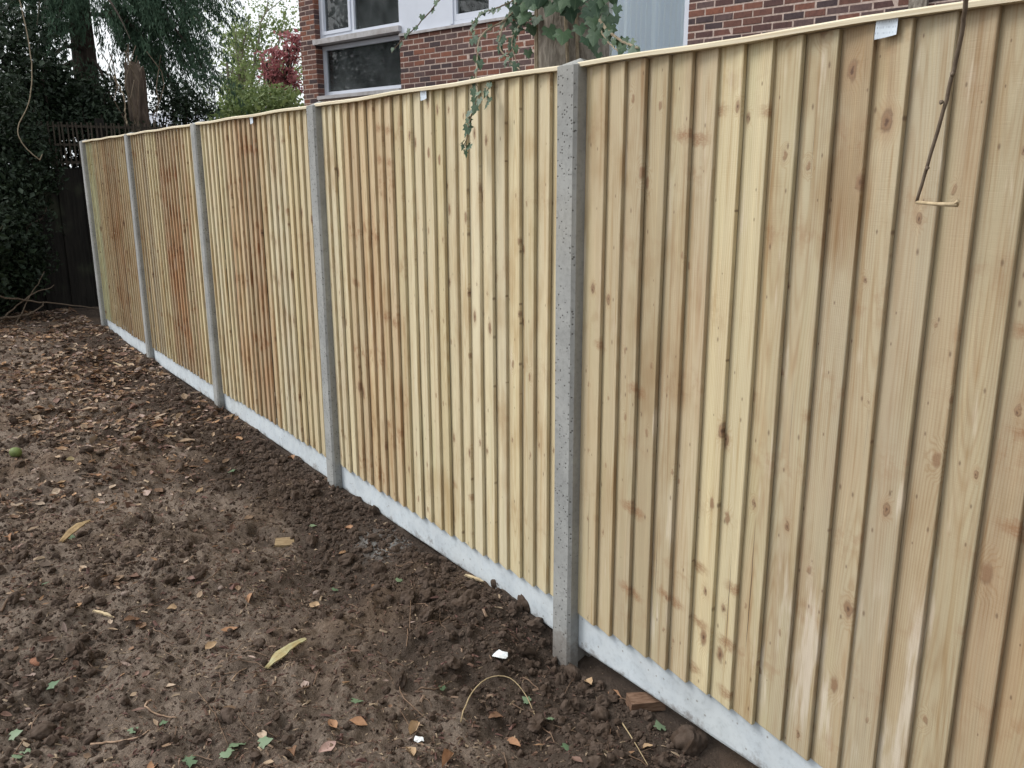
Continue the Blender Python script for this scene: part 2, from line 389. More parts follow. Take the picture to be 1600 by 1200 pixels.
def mat_soil():
    k = NT('soil', 0.95, 0.2)
    p = k.pos(); x, y, z = k.sep(p)
    n = k.noise(p, 2.2, 5.0, 0.6); n2 = k.noise(p, 16.0, 6.0, 0.65); n3 = k.noise(p, 110.0, 4.0, 0.7); n5 = k.noise(p, 45.0, 5.0, 0.75); n4 = k.noise(p, 0.9, 3.0)
    c = k.mix(k.step(n, 0.35, 0.65), (0.125, 0.094, 0.073), (0.225, 0.175, 0.138))
    c = k.mix(k.step(n2, 0.45, 0.72, 0.0, 0.7), c, (0.30, 0.245, 0.20))
    c = k.mix(k.step(n2, 0.50, 0.28, 0.0, 0.8), c, (0.078, 0.061, 0.050))
    c = k.mix(k.step(n5, 0.52, 0.72, 0.0, 0.55), c, k.mix(1.0, c, (1.7, 1.65, 1.6), 'MULTIPLY'))
    c = k.mix(k.step(n5, 0.48, 0.30, 0.0, 0.6), c, k.mix(1.0, c, (0.5, 0.48, 0.46), 'MULTIPLY'))
    # freshly dug damp earth in a ragged band beside the fence
    band = k.m('ADD', y, k.m('MULTIPLY', k.m('SUBTRACT', k.noise(p, 1.5, 4.0, 0.6), 0.5), 1.4))
    c = k.mix(k.step(band, -0.72, -0.40, 0.0, 0.80), c, (0.048, 0.034, 0.026))
    c = k.mix(k.step(n4, 0.50, 0.66, 0.0, 0.6), c, (0.165, 0.110, 0.072))
    c = k.mix(k.step(n3, 0.60, 0.80, 0.0, 0.55), c, (0.20, 0.145, 0.105))
    fl = k.voro(p, 120.0)
    c = k.mix(k.m('MULTIPLY', k.m('GREATER_THAN', k.sep(fl[1])[0], 0.93), k.step(fl[0], 0.28, 0.12, 0.0, 0.7)), c, (0.34, 0.26, 0.18))
    # spilled cement dust near the fourth post
    cp = on_z(592, 838, 0.02)
    cd = k.m('SQRT', k.m('ADD', k.m('POWER', k.m('SUBTRACT', x, float(cp[0])), 2.0), k.m('POWER', k.m('MULTIPLY', k.m('SUBTRACT', y, float(cp[1])), 1.5), 2.0)))
    cd = k.m('ADD', cd, k.m('MULTIPLY', k.m('SUBTRACT', k.noise(p, 9.0, 5.0, 0.7), 0.5), 0.5))
    c = k.mix(k.step(cd, 0.20, 0.04, 0.0, 0.75), c, (0.27, 0.27, 0.265))
    k.color(c)
    k.bump(k.m('ADD', k.m('ADD', k.m('MULTIPLY', n3, 0.45), n2), k.m('MULTIPLY', n5, 0.9)), 1.0, 0.026)
    return k.mat
def mat_tint(name, rough=0.75, spec=0.3, trans=0.0, vary=0.25):
    k = NT(name, rough, spec)
    c = k.attr('tint', 'GEOMETRY')[0]
    n = k.noise(k.pos(), 45.0, 3.0)
    c = k.mix(k.step(n, 0.35, 0.7, 0.0, vary*2), c, k.mix(1.0, c, (0.55, 0.5, 0.48), 'MULTIPLY'))
    k.color(c)
    if trans:
        tr = k.n('ShaderNodeBsdfTranslucent'); k.t.links.new(c, tr.inputs[0])
        mx = k.n('ShaderNodeMixShader'); mx.inputs[0].default_value = trans
        k.t.links.new(k.b.outputs[0], mx.inputs[1]); k.t.links.new(tr.outputs[0], mx.inputs[2])
        k.t.links.new(mx.outputs[0], k.t.nodes['Material Output'].inputs[0])
    return k.mat
def mat_plain(name, col, rough=0.7, spec=0.35, var=0.3, scale=20.0, stretch=(1, 1, 1), dark=(0.55, 0.5, 0.45), bmp=0.0):
    k = NT(name, rough, spec)
    v = k.n('ShaderNodeVectorMath', operation='MULTIPLY'); k.t.links.new(k.coord('Object'), v.inputs[0]); v.inputs[1].default_value = stretch
    n = k.noise(v.outputs[0], scale, 4.0, 0.6)
    c = k.mix(k.step(n, 0.35, 0.7, 0.0, var*2), (*col, 1), k.mix(1.0, (*col, 1), dark, 'MULTIPLY'))
    k.color(c)
    if bmp: k.bump(n, 0.7, bmp)
    return k.mat
def mat_bark(name, a, b, sx=14.0, sz=2.5, depth=0.02):
    k = NT(name, 0.92, 0.2)
    x, y, z = k.sep(k.pos())
    v = k.vec(k.m('MULTIPLY', x, sx), k.m('MULTIPLY', y, sx), k.m('MULTIPLY', z, sz))
    n = k.noise(v, 1.0, 5.0, 0.65, 0.6); n2 = k.noise(v, 5.0, 3.0, 0.6); n3 = k.noise(k.pos(), 2.0, 3.0)
    c = k.mix(k.step(n, 0.35, 0.65), b, a)
    c = k.mix(k.step(n2, 0.45, 0.75, 0.0, 0.5), c, k.mix(1.0, c, (0.5, 0.47, 0.43), 'MULTIPLY'))
    c = k.mix(k.step(n3, 0.52, 0.72, 0.0, 0.4), c, (0.10, 0.12, 0.07))
    k.color(c); k.bump(k.m('ADD', n, k.m('MULTIPLY', n2, 0.3)), 1.0, depth)
    return k.mat
def mat_brick():
    k = NT('brick', 0.9, 0.2)
    r = k.m('FRACT', k.m('ADD', k.rand(), k.m('MULTIPLY', k.island(), 7.31)))
    c = k.ramp(r, [(0.0, (0.075, 0.055, 0.058)), (0.16, (0.15, 0.075, 0.060)), (0.30, (0.105, 0.060, 0.056)), (0.46, (0.20, 0.092, 0.068)),
                   (0.60, (0.125, 0.084, 0.080)), (0.76, (0.235, 0.098, 0.066)), (0.90, (0.165, 0.080, 0.064)), (1.0, (0.27, 0.125, 0.080))], 'CONSTANT')
    n = k.noise(k.pos(), 26.0, 4.0, 0.65); n2 = k.noise(k.pos(), 140.0, 3.0)
    c = k.mix(k.step(n, 0.40, 0.70, 0.0, 0.7), c, k.mix(1.0, c, (0.6, 0.62, 0.68), 'MULTIPLY'))
    c = k.mix(k.step(n2, 0.55, 0.8, 0.0, 0.4), c, (0.30, 0.18, 0.14))
    k.color(c); k.bump(k.m('ADD', n, k.m('MULTIPLY', n2, 0.5)), 0.6, 0.004)
    return k.mat
def mat_leaf(name, a, b, rough=0.4, trans=0.25, spec=0.45):
    k = NT(name, rough, spec)
    r = k.m('FRACT', k.m('ADD', k.rand(), k.m('MULTIPLY', k.island(), 5.77)))
    n = k.noise(k.pos(), 3.0, 3.0)
    c = k.mix(k.m('MULTIPLY_ADD', r, 0.7, k.m('MULTIPLY', n, 0.3)), a, b)
    k.color(c)
    tr = k.n('ShaderNodeBsdfTranslucent'); k.t.links.new(c, tr.inputs[0])
    mx = k.n('ShaderNodeMixShader'); mx.inputs[0].default_value = trans
    k.t.links.new(k.b.outputs[0], mx.inputs[1]); k.t.links.new(tr.outputs[0], mx.inputs[2])
    k.t.links.new(mx.outputs[0], k.t.nodes['Material Output'].inputs[0])
    return k.mat
def mat_ivy():
    k = NT('ivy_leaf', 0.38, 0.5)
    x, y, z = k.sep(k.coord('Object'))
    r = k.rand()
    c = k.mix(r, (0.022, 0.060, 0.028), (0.055, 0.105, 0.045))
    ang = k.m('ARCTAN2', x, k.m('ADD', y, 0.02))
    vein = k.step(k.m('ABSOLUTE', k.m('SINE', k.m('MULTIPLY', ang, 3.6))), 0.16, 0.02, 0.0, 0.45)
    c = k.mix(vein, c, (0.16, 0.22, 0.12))
    n = k.noise(k.coord('Object'), 60.0, 3.0)
    c = k.mix(k.step(n, 0.5, 0.75, 0.0, 0.5), c, (0.03, 0.07, 0.035))
    k.color(c); k.bump(n, 0.4, 0.002)
    return k.mat
def mat_glass(name='window_glass', refl=1.1, clear=0.88, film=0.08):
    k = NT(name, 0.02)
    t = k.t
    tr = k.n('ShaderNodeBsdfTransparent'); tr.inputs[0].default_value = (clear*.97, clear, clear, 1)
    gl = k.n('ShaderNodeBsdfGlossy'); gl.inputs['Roughness'].default_value = 0.015
    fr = k.n('ShaderNodeFresnel'); fr.inputs[0].default_value = 1.55
    f2 = k.m('MULTIPLY', fr.outputs[0], refl, clamp=True)
    mx = k.n('ShaderNodeMixShader'); t.links.new(f2, mx.inputs[0]); t.links.new(tr.outputs[0], mx.inputs[1]); t.links.new(gl.outputs[0], mx.inputs[2])
    dn = k.noise(k.pos(), 2.5, 4.0, 0.6); df = k.n('ShaderNodeBsdfDiffuse'); df.inputs[0].default_value = (0.62, 0.68, 0.70, 1)   # dust film, mixed in to lift the dark panes
    mx2 = k.n('ShaderNodeMixShader'); t.links.new(k.step(dn, 0.3, 0.75, film*.25, film), mx2.inputs[0]); t.links.new(mx.outputs[0], mx2.inputs[1]); t.links.new(df.outputs[0], mx2.inputs[2])
    t.links.new(mx2.outputs[0], t.nodes['Material Output'].inputs[0])
    return k.mat
def mat_paper():
    k = NT('printed_paper', 0.6, 0.3)
    x, y, z = k.sep(k.coord('Object'))
    row = k.m('GREATER_THAN', k.m('FRACT', k.m('MULTIPLY', z, 95.0)), 0.62)
    ink = k.m('GREATER_THAN', k.noise(k.vec(k.m('MULTIPLY', x, 420.0), k.m('FLOOR', k.m('MULTIPLY', z, 95.0)), 0.0), 1.0, 1.0), 0.52)
    c = k.mix(k.m('MULTIPLY', k.m('MULTIPLY', row, ink), 0.45), (0.66, 0.74, 0.82), (0.25, 0.30, 0.38))
    k.color(c)
    return k.mat
M = {}
M['board'] = mat_board(); M['cap'] = mat_cap()
M['post'] = mat_concrete('post_concrete', (0.34, 0.345, 0.335), (0.26, 0.265, 0.26))
M['gravel'] = mat_concrete('smooth_concrete', (0.56, 0.615, 0.655), (0.47, 0.515, 0.55), False)
M['soil'] = mat_soil()
M['litter'] = mat_tint('dry_litter', 0.8, 0.25, 0.12)
M['clod'] = mat_plain('clod_soil', (0.085, 0.063, 0.050), 0.97, 0.15, 0.5, 30.0, bmp=0.006)
M['brick'] = mat_brick()
M['mortar'] = mat_plain('mortar', (0.52, 0.42, 0.375), 0.95, 0.15, 0.35, 30.0, bmp=0.002)
M['white'] = mat_plain('white_paint', (0.64, 0.68, 0.77), 0.45, 0.4, 0.12, 3.0, dark=(0.8, 0.8, 0.8))
M['sillgrey'] = mat_plain('weathered_sill', (0.47, 0.46, 0.475), 0.7, 0.3, 0.3, 8.0)
M['room'] = mat_plain('room_wall', (0.55, 0.57, 0.54), 0.9, 0.2, 0.3, 1.5)
M['glass'] = mat_glass(); M['door_glass'] = mat_glass('door_glass', 0.9, 0.99, 0.02)
M['paper'] = mat_paper()
M['ivy'] = mat_ivy()
M['ivystem'] = mat_plain('ivy_stem', (0.30, 0.25, 0.18), 0.85, 0.2, 0.4, 40.0)
M['twig'] = mat_plain('twig_bark', (0.15, 0.115, 0.085), 0.85, 0.25, 0.4, 40.0)
M['palewood'] = mat_plain('bare_wood', (0.52, 0.42, 0.27), 0.75, 0.25, 0.3, 60.0, (1, 1, 1))
M['bark_grey'] = mat_bark('grey_bark', (0.36, 0.325, 0.28), (0.16, 0.138, 0.115), 22.0, 6.5, 0.018)
M['bark_dark'] = mat_bark('dark_bark', (0.07, 0.055, 0.045), (0.03, 0.024, 0.02), 14.0, 2.5, 0.03)
M['cypress'] = mat_leaf('cypress_spray', (0.040, 0.082, 0.054), (0.095, 0.155, 0.095), 0.6, 0.25, 0.25)
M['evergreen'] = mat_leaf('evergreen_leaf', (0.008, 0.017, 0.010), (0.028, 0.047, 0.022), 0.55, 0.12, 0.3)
M['pale_leaf'] = mat_leaf('spring_leaf', (0.16, 0.23, 0.09), (0.28, 0.34, 0.14), 0.6, 0.45, 0.25)
M['bush_leaf'] = mat_leaf('bush_leaf', (0.10, 0.155, 0.055), (0.22, 0.27, 0.10), 0.55, 0.35, 0.3)
M['red_leaf'] = mat_leaf('crimson_leaf', (0.30, 0.10, 0.11), (0.46, 0.20, 0.21), 0.5, 0.3, 0.3)
M['oldfence'] = mat_bark('old_black_timber', (0.022, 0.020, 0.017), (0.012, 0.011, 0.010), 30.0, 2.0, 0.004)
M['trellis'] = mat_bark('old_grey_lath', (0.075, 0.062, 0.048), (0.035, 0.03, 0.025), 60.0, 8.0, 0.003)
M['curtain'] = mat_leaf('net_curtain', (0.80, 0.88, 1.0), (0.84, 0.90, 1.0), 0.9, 0.05, 0.1)
M['greenleaf'] = mat_leaf('fresh_leaf', (0.09, 0.16, 0.085), (0.21, 0.28, 0.17), 0.5, 0.2, 0.4)
M['slate'] = mat_plain('pale_roof', (0.42, 0.44, 0.50), 0.8, 0.3, 0.25, 6.0)
M['stone'] = mat_plain('pebble', (0.24, 0.19, 0.165), 0.85, 0.25, 0.4, 30.0, bmp=0.003)

# ================================================================== STRUCTURE: ground
def axis(segs):
    out = []
    for a, b, st in segs: out += list(np.arange(a, b-1e-6, st))
    return out
xs = np.array([-400, -250, -160, -100, -70, -50, -40, -32, -27, -23, -20, -18, -16.5, -15.3, -14.4, -13.8, -13.4]+axis([(-13.1, -9, .05), (-9, -6, .022), (-6, -3.6, .014), (-3.6, -0.5, .0095), (-0.5, 0.6, .03)])
              + [0.65, .8, 1.1, 1.6, 2.3, 3.2, 4.5, 6.5, 9, 13, 18, 26, 40, 60, 100, 160, 250, 400])
ys = np.array([-400, -250, -160, -100, -60, -40, -26, -18, -13, -10, -8, -6.5, -5.4, -4.6, -4.0, -3.5, -3.1, -2.8, -2.6]+axis([(-2.45, -1.75, .03), (-1.75, 0.06, .0095), (0.06, 0.3, .04)])
              + [.35, .5, .75, 1.1, 1.6, 2.2, 3, 4, 5.2, 6.5, 8, 10, 13, 17, 22, 28, 36, 50, 70, 100, 160, 250, 400])
X, Y = np.meshgrid(xs, ys, indexing='ij')
Z = ground_h(X, Y)
V = np.stack([X.ravel(), Y.ravel(), Z.ravel()], 1)
ny = len(ys); I = np.arange((len(xs)-1)*ny).reshape(-1, ny)[:, :-1].ravel()
faces = np.stack([I, I+ny, I+ny+1, I+1], 1)
gm = bpy.data.meshes.new('ground'); gm.from_pydata(V, [], faces); gm.update()
gm.polygons.foreach_set('use_smooth', np.ones(len(faces), dtype=bool))
tag(place('ground', gm, M['soil']), kind='structure')

# ================================================================== THE FENCE
BAY = 1.89; POST0 = -2.066; GB = 0.14; WTOP = 1.905
ORD = {0: 'fifth', 1: 'fourth', 2: 'third', 3: 'second', 4: 'first'}
post_labels = {
    -1: 'concrete fence post at the near end of the new fence',
    0: 'nearest grey concrete fence post, pitted, beside the trunk with ivy',
    1: 'grey concrete fence post below the left pier of the brick house',
    2: 'grey concrete post between the second and third fence panels from the dark hedge',
    3: 'grey concrete post between the first and second fence panels from the dark hedge',
    4: 'farthest grey concrete post at the dark hedge end of the fence'}
def post_mesh(i):
    """slotted concrete post with chamfered face and weathered four-sided top"""
    w, d0, d1, ch = 0.047, -0.045, 0.075, 0.010
    sl, s0, s1 = 0.021, 0.0, 0.050
    prof = [(-w+ch, d0), (w-ch, d0), (w, d0+ch), (w, s0-0.002), (w-sl, s0), (w-sl, s1), (w, s1+0.002), (w, d1), (-w, d1), (-w, s1+0.002), (-w+sl, s1), (-w+sl, s0), (-w, s0-0.002), (-w, d0+ch)]
    mb = MB(); zs = [-0.30]+[0.1+0.3*k for k in range(6)]+[WTOP-0.008]
    n = len(prof); V = []
    for z in zs:
        for (x, y) in prof: V.append((x+random.uniform(-.0008, .0008), y+random.uniform(-.0008, .0008), z))
    Fc = []
    for a in range(len(zs)-1):
        for j in range(n): j2 = (j+1) % n; Fc.append((a*n+j, a*n+j2, (a+1)*n+j2, (a+1)*n+j))
    top = (len(zs)-1)*n
    V.append((0.0, 0.012, WTOP+0.016)); ap = len(V)-1
    for j in range(n): Fc.append((top+j, top+(j+1) % n, ap))
    mb.add(V, Fc); return mb
for i in range(-1, 5):
    x = POST0-BAY*i
    o = post_mesh(i).build('concrete_post', M['post'], None, (x, 0, 0))
    o.rotation_euler = (random.uniform(-.003, .003), random.uniform(-.003, .003), 0)
    tag(o, post_labels[i], 'fence post', 'concrete posts of the new fence')

TONES = {'pale': (0.555, 0.465, 0.295), 'cream': (0.60, 0.515, 0.345), 'tan': (0.47, 0.378, 0.24), 'drab': (0.425, 0.345, 0.225), 'brown': (0.405, 0.315, 0.20),
         'red': (0.53, 0.42, 0.262), 'green': (0.48, 0.45, 0.285), 'white': (0.60, 0.53, 0.39), 'olive': (0.45, 0.375, 0.245)}
# (tone, ruddiness) runs of boards from the left post of each bay; boards of one run were sawn from one log
RUNS = {
    4: [('green', 0.0, 4), ('tan', .1, 5), ('brown', .35, 7), ('tan', .2, 6)],
    3: [('tan', .05, 4), ('drab', .05, 2), ('pale', 0.05, 4), ('brown', .65, 6), ('tan', .55, 3), ('pale', .2, 4)],
    2: [('cream', .05, 3), ('pale', .15, 3), ('red', .45, 3), ('brown', .6, 4), ('red', .35, 1), ('cream', .02, 4), ('pale', .12, 4), ('cream', 0, 2)],
    1: [('cream', 0.05, 3), ('red', .42, 4), ('red', .30, 2), ('pale', .30, 1), ('cream', .03, 2), ('pale', .05, 4), ('cream', .02, 3), ('pale', .06, 3)],
    0: [('tan', .04, 2), ('drab', .06, 2), ('tan', .15, 2), ('pale', 0.05, 2), ('olive', .12, 2), ('drab', .1, 1), ('tan', .1, 1), ('drab', .12, 1), ('brown', .10, 1), ('drab', .1, 1), ('brown', .12, 2), ('green', .0, 1), ('brown', .12, 1), ('pale', .1, 2), ('tan', .1, 4)]}
panel_labels = {
    4: 'farthest fence panel, brown with a greenish left edge, next to the dark hedge',
    3: 'second fence panel from the dark hedge, dark brown boards in its right half',
    2: 'third fence panel from the dark hedge, orange brown boards left and cream right',
    1: 'fence panel in front of the brick house, reddish boards left, ivy sprig hanging over',
    0: 'nearest and largest fence panel, drab tan boards with knots, right of the image'}
def board_mesh(w, h0, h1):
    """feather-edge board: thin left edge tucked behind its neighbour, thick right edge proud"""
    prof = [(0.0, 0.003), (0.0, -0.003), (w*0.35, -0.0082), (w*0.72, -0.0140), (w-0.0022, -0.0188), (w-0.0004, -0.0178), (w, -0.0160), (w, -0.0066), (w-0.016, -0.0050)]
    n = len(prof); K = 9; V = []; Fc = []
    bow = random.uniform(-.0022, .0022); cup = random.uniform(-.0015, .0015); ph = random.uniform(0, 6)
    for a in range(K+1):
        t = a/K; z = h0+(h1-h0)*t
        dx = bow*math.sin(math.pi*t)+0.0006*math.sin(9*t+ph); dy = cup*math.sin(math.pi*t*1.3+ph)*0.7
        for j, (x, y) in enumerate(prof):
            e = random.uniform(-.0005, .0005) if 3 < j < 8 else 0
            V.append((x+dx+e, y+dy, z))
    for a in range(K):
        for j in range(n): j2 = (j+1) % n; Fc.append((a*n+j2, a*n+j, (a+1)*n+j, (a+1)*n+j2))
    Fc.append(tuple(range(n))); Fc.append(tuple(range(K*n, K*n+n))[::-1])
    me = mesh_from('board', V, Fc)
    me.materials.append(M['board'])
    return me
EDGES0 = [-2.021, -1.922, -1.845, -1.763, -1.679, -1.597, -1.514, -1.433, -1.351, -1.27, -1.18, -1.097, -1.014, -0.924, -0.848]
log_id = 0
for i in range(4, -1, -1):
    xl = POST0-BAY*i+0.028; xr = POST0-BAY*(i-1)-0.028
    p = empty('fence_panel', (xl, 0, GB))
    tag(p, panel_labels[i], 'fence panel', 'closeboard panels of the new fence')
    if i == 0:
        ed = [e-xl for e in EDGES0[1:]]
        while ed[-1] < (xr-xl)-0.05: ed.append(ed[-1]+0.082+random.uniform(-.004, .004))
        ed[-1] = xr-xl
    else:
        nb = 23; ed = []
        for k in range(1, nb+1): ed.append((xr-xl)*k/nb+(random.uniform(-.004, .004) if k < nb else 0))
    runs = []
    for t, rd, cnt in RUNS[i]:
        log_id += 1
        runs += [(t, rd, log_id, q) for q in range(cnt)]
    topz = WTOP-GB-0.0155
    for k, e in enumerate(ed):
        t, rd, lg, q = runs[min(k, len(runs)-1)]
        lo = ed[k-1] if k else 0.0
        w = e-lo+0.012 if k else e-lo
        b = place('board', board_mesh(w, random.uniform(-.010, .003), topz), None, p, (e-w, random.uniform(-.0012, .0012), 0))
        jit = random.uniform(0.93, 1.07)
        warm = random.uniform(-.03, .03)
        b['tone_color'] = [TONES[t][0]*jit*0.955, TONES[t][1]*jit*1.0*(1-warm*0.4), TONES[t][2]*jit*1.05*(1-warm*1.6), 1.0]
        b['log_base'] = float(lg)
        b['log_seed'] = float(lg*1.618+0.017*q+(q//2)*0.37)
        b['board_seed'] = float(random.uniform(0, 50))
        b['gloss_wear'] = float(1.0 if i == 0 and k in (4, 9, 10, 11, 12, 13) else 0.0)
        b['flip'] = float(q % 2)
        b['ruddy'] = float(max(0, rd+random.uniform(-.05, .05)))
    # capping strip with a weathered slope, and the rails behind
    L = xr-xl
    mb = MB(); y0, y1, z1 = -0.034, 0.034, WTOP-GB
    prof = [(y0, z1-0.0145), (y0-0.0005, z1-0.005), (y0+0.005, z1-0.001), (0.0, z1+0.003), (y1, z1-0.006), (y1, z1-0.0145)]
    V = []; Fc = []; K = 12
    for a in range(K+1):
        sag = 0.0025*math.sin(a*1.3+i)
        for (yy, zz) in prof: V.append((L*a/K, yy+sag*0.4, zz+sag))
    n = len(prof)
    for a in range(K):
        for j in range(n): j2 = (j+1) % n; Fc.append((a*n+j, a*n+j2, (a+1)*n+j2, (a+1)*n+j))
    Fc += [tuple(range(n))[::-1], tuple(range(K*n, K*n+n))]
    mb.add(V, Fc).build('cap_rail', M['cap'], p)
    for zz in (0.12, 0.86, 1.60):
        MB().box((0.0, 0.004, zz), (L, 0.042, zz+0.045)).build('rail', M['cap'], p)
    # stapled paper label under the cap
    if i < 3:
        px = {0: (1387, 41), 1: (663, 147), 2: (394, 187)}[i]
        c = on_y(px[0], px[1], -0.022)
        w, h = (0.024, 0.021) if i == 0 else (0.022, 0.020)
        Vp = []; Fp = []
        for a in range(5):
            u = a/4*2-1
            for bb in range(2):
                Vp.append((u*w, -0.003*(u*u)-(0.004 if bb else 0)*0.3, (bb*2-1)*h+u*0.0035))
        for a in range(4): Fp.append((a*2, a*2+2, a*2+3, a*2+1))
        me = mesh_from('paper_label', Vp, Fp)
        place('paper_label', me, M['paper'], p, (c[0]-xl, -0.023, c[2]-GB), (0, 0.05 if i == 0 else 0, 0))
    # gravel board of this bay
    gl = {4: 'low end of concrete gravel board half buried in soil under the farthest panel', 3: 'pale concrete gravel board under the second panel from the dark hedge',
          2: 'pale concrete gravel board under the third panel from the dark hedge', 1: 'pale concrete gravel board below the house, soil heaped against its right end',
          0: 'nearest pale bluish concrete gravel board with a dark gap beneath'}
    K = 24; V = []; Fc = []
    gp = [(0.0045, 0.004), (0.0015, 0.012), (0.0, GB-0.010), (0.004, GB-0.004), (0.010, GB-0.002), (0.044, GB-0.002), (0.046, 0.004)]
    n = len(gp)
    for a in range(K+1):
        for (yy, zz) in gp: V.append((-0.0+L*a/K, yy+random.uniform(-.0005, .0005), zz+random.uniform(-.0008, .0008)))
    for a in range(K):
        for j in range(n): j2 = (j+1) % n; Fc.append((a*n+j2, a*n+j, (a+1)*n+j, (a+1)*n+j2))
    Fc += [tuple(range(n)), tuple(range(K*n, K*n+n))[::-1]]
    g = MB().add(V, Fc).build('gravel_board', M['gravel'], None, (xl, 0, 0))
    tag(g, gl[i], 'gravel board', 'concrete gravel boards')

# ================================================================== THE HOUSE
HEAD = YAW+math.radians(47.8)
WU = np.array([math.sin(HEAD), -math.cos(HEAD), 0.0])          # along the wall, towards the right
WN = np.array([-WU[1], WU[0], 0.0])                              # into the house
if WN[1] < 0: WN = -WN
d0 = ray(800, 60); W0 = CAM+d0*11.1; W0[2] = 0
def wall_uz(px, py, inset=0.0):
    d = ray(px, py); o = W0+WN*inset
    t = ((o-CAM)@WN)/(d@WN); q = CAM+d*t
    return float((q-W0)@WU), float(q[2])
uL = wall_uz(471, 90)[0]; uP = wall_uz(494, 90)[0]; uB = wall_uz(625, 90)[0]; uC0 = wall_uz(928, 60)[0]; uC1 = wall_uz(1075, 40)[0]
zSill = wall_uz(570, 143)[1]; zBand = wall_uz(700, 36)[1]
uR = 7.0; HZ = 6.0; zM0 = wall_uz(570, 58)[1]
house = empty('brick_house', tuple(W0), math.atan2(WU[1], WU[0]))
tag(house, 'red and purple brick house with white windows behind the fence', 'house')
REC = 0.13
wall = MB()
T = 0.28
DEP = 7.0
for a, b in (((uL+.006, .0035, -.1), (uP-.006, T, HZ)), ((uP-.006, .0035, -.1), (uB+.006, T, zSill-.06)), ((uB+.006, .0035, -.1), (uC0, T, zBand-.05)),
             ((uC1+.006, .0035, -.1), (uR, T, HZ)), ((uC0, .0035, -.1), (uC1+.006, T, 0.55)),
             ((uP-.006, .10, zBand+1.35), (uC1+.006, T, HZ)),
             ((uL+.006, T, -.1), (uL+.28, DEP, zSill+.1)), ((uL+.006, T, zSill+.1), (uL+.28, 2.3, zM0-.15)), ((uL+.006, 3.4, zSill+.1), (uL+.28, DEP, zM0-.15)),  # gap in the gable added unseen to lighten the lower room
             ((uL+.006, T, zM0-.15), (uL+.28, DEP, zM0+.35)), ((uL+.006, T, zM0+.35), (uL+.28, .75, zM0+1.5)), ((uL+.006, 2.4, zM0+.35), (uL+.28, DEP, zM0+1.5)), ((uL+.006, T, zM0+1.5), (uL+.28, DEP, HZ)), ((uR-.28, T, -.1), (uR, DEP, HZ)), ((uL+.28, DEP-.28, -.1), (uR-.28, DEP, HZ))):  # upper gable gap added so bright sky shows through the window
    wall.box(a, b)
wall = wall.build('wall', M['mortar'], house)
BW, BH, JT = 0.225, 0.075, 0.0125
bme = MB(); bd = 0.10; c = 0.004
hx, hz = (BW-JT)/2, (BH-JT)/2
Vb = [(-hx+c, 0, -hz+c), (hx-c, 0, -hz+c), (hx-c, 0, hz-c), (-hx+c, 0, hz-c), (-hx, c, -hz), (hx, c, -hz), (hx, c, hz), (-hx, c, hz), (-hx, bd, -hz), (hx, bd, -hz), (hx, bd, hz), (-hx, bd, hz)]
Fb = [(0, 1, 2, 3)]+[(k, k+4, (k+1) % 4+4, (k+1) % 4) for k in range(4)]+[(k+4, k+8, (k+1) % 4+8, (k+1) % 4+4) for k in range(4)]
brick_me = mesh_from('brick', Vb, Fb); brick_me.materials.append(M['brick'])
zones = [(uL, uP, 0, HZ), (uP, uB, 0, zSill-.06), (uB, uC0, 0, zBand-.05), (uC1, uR, 0, HZ), (uC0, uC1, 0, .55)]
cand = []
for (a, b, z0, z1) in zones:
    r0 = 0
    while r0*BH+BH <= z1+0.02:
        zc = r0*BH+BH/2; off = (r0 % 2)*BW/2
        k = math.floor((a-off)/BW)
        while k*BW+off < b:
            l = max(a, k*BW+off+JT/2); r = min(b, (k+1)*BW+off-JT/2)
            if r-l > 0.035: cand.append(((l+r)/2, zc, (r-l)/(BW-JT)))
            k += 1
        r0 += 1
def fence_top_y(px): return 160-0.1625*(px-495)
show = []; rest = []
for (u, z, s) in cand:
    q = W0+WU*u; q[2] = z; px, py, dd = project(q)
    vis = 462 < px < 1440 and -6 < py < fence_top_y(px)+6 and not (842 < px < 918)
    (show if vis else rest).append((dd/s, u, z, s))
show.sort(); rest += show[300:]; show = show[:300]
for (dd, u, z, s) in show:
    place('brick', brick_me, None, wall, (u+random.uniform(-.0015, .0015), random.uniform(-.002, .003), z+random.uniform(-.0015, .0015)), (random.uniform(-.012, .012), random.uniform(-.008, .008), random.uniform(-.01, .01)), (s, 1, 1))
mb = MB()
for (dd, u, z, s) in rest: mb.add([(x*s+u, y+random.uniform(-.001, .002), zz+z) for (x, y, zz) in Vb], Fb)
tag(mb.build('brickwork', M['brick'], wall), kind='stuff')
# brick return in the window reveal of the left pier
mb = MB()
for r0 in range(int(HZ/BH)):
    zc = r0*BH+BH/2
    if zc < zSill-.06: continue
    w = 0.055
    mb.add([(uP-0.05+0.0505*(1 if x > 0 else 0)+(0.0015 if x > 0 else 0), (-.001+y*1.27)+0.004, zz+zc) for (x, y, zz) in Vb], Fb)
tag(mb.build('brick_return', M['brick'], wall), kind='stuff')
# room behind the glass
zMid0 = wall_uz(570, 58)[1]; zMid1 = wall_uz(570, 46)[1]
rm = MB()
def inward(a, b):
    n = len(rm.v); rm.box(a, b); rm.f[-6:] = [q[::-1] for q in rm.f[-6:]]
inward((uL+.29, T+.002, 0.05), (uC0-0.02, 3.6, zMid0-0.0)); inward((uL+.29, T+.002, zMid1+.05), (uC0-0.02, 3.6, zMid1+2.4)); inward((uC0+.0, T+.002, 0.3), (uR-.3, 3.6, HZ-.3))
# leave the window side of each room open
rm.f = [q for kf, q in enumerate(rm.f) if kf % 6 != 2 and kf not in (5, 11)]
rm.build('room', M['room'], house)
MB().box((uL-.25, -.3, HZ+.002), (uR+.25, DEP+.3, HZ+.22)).build('roof', M['slate'], house)

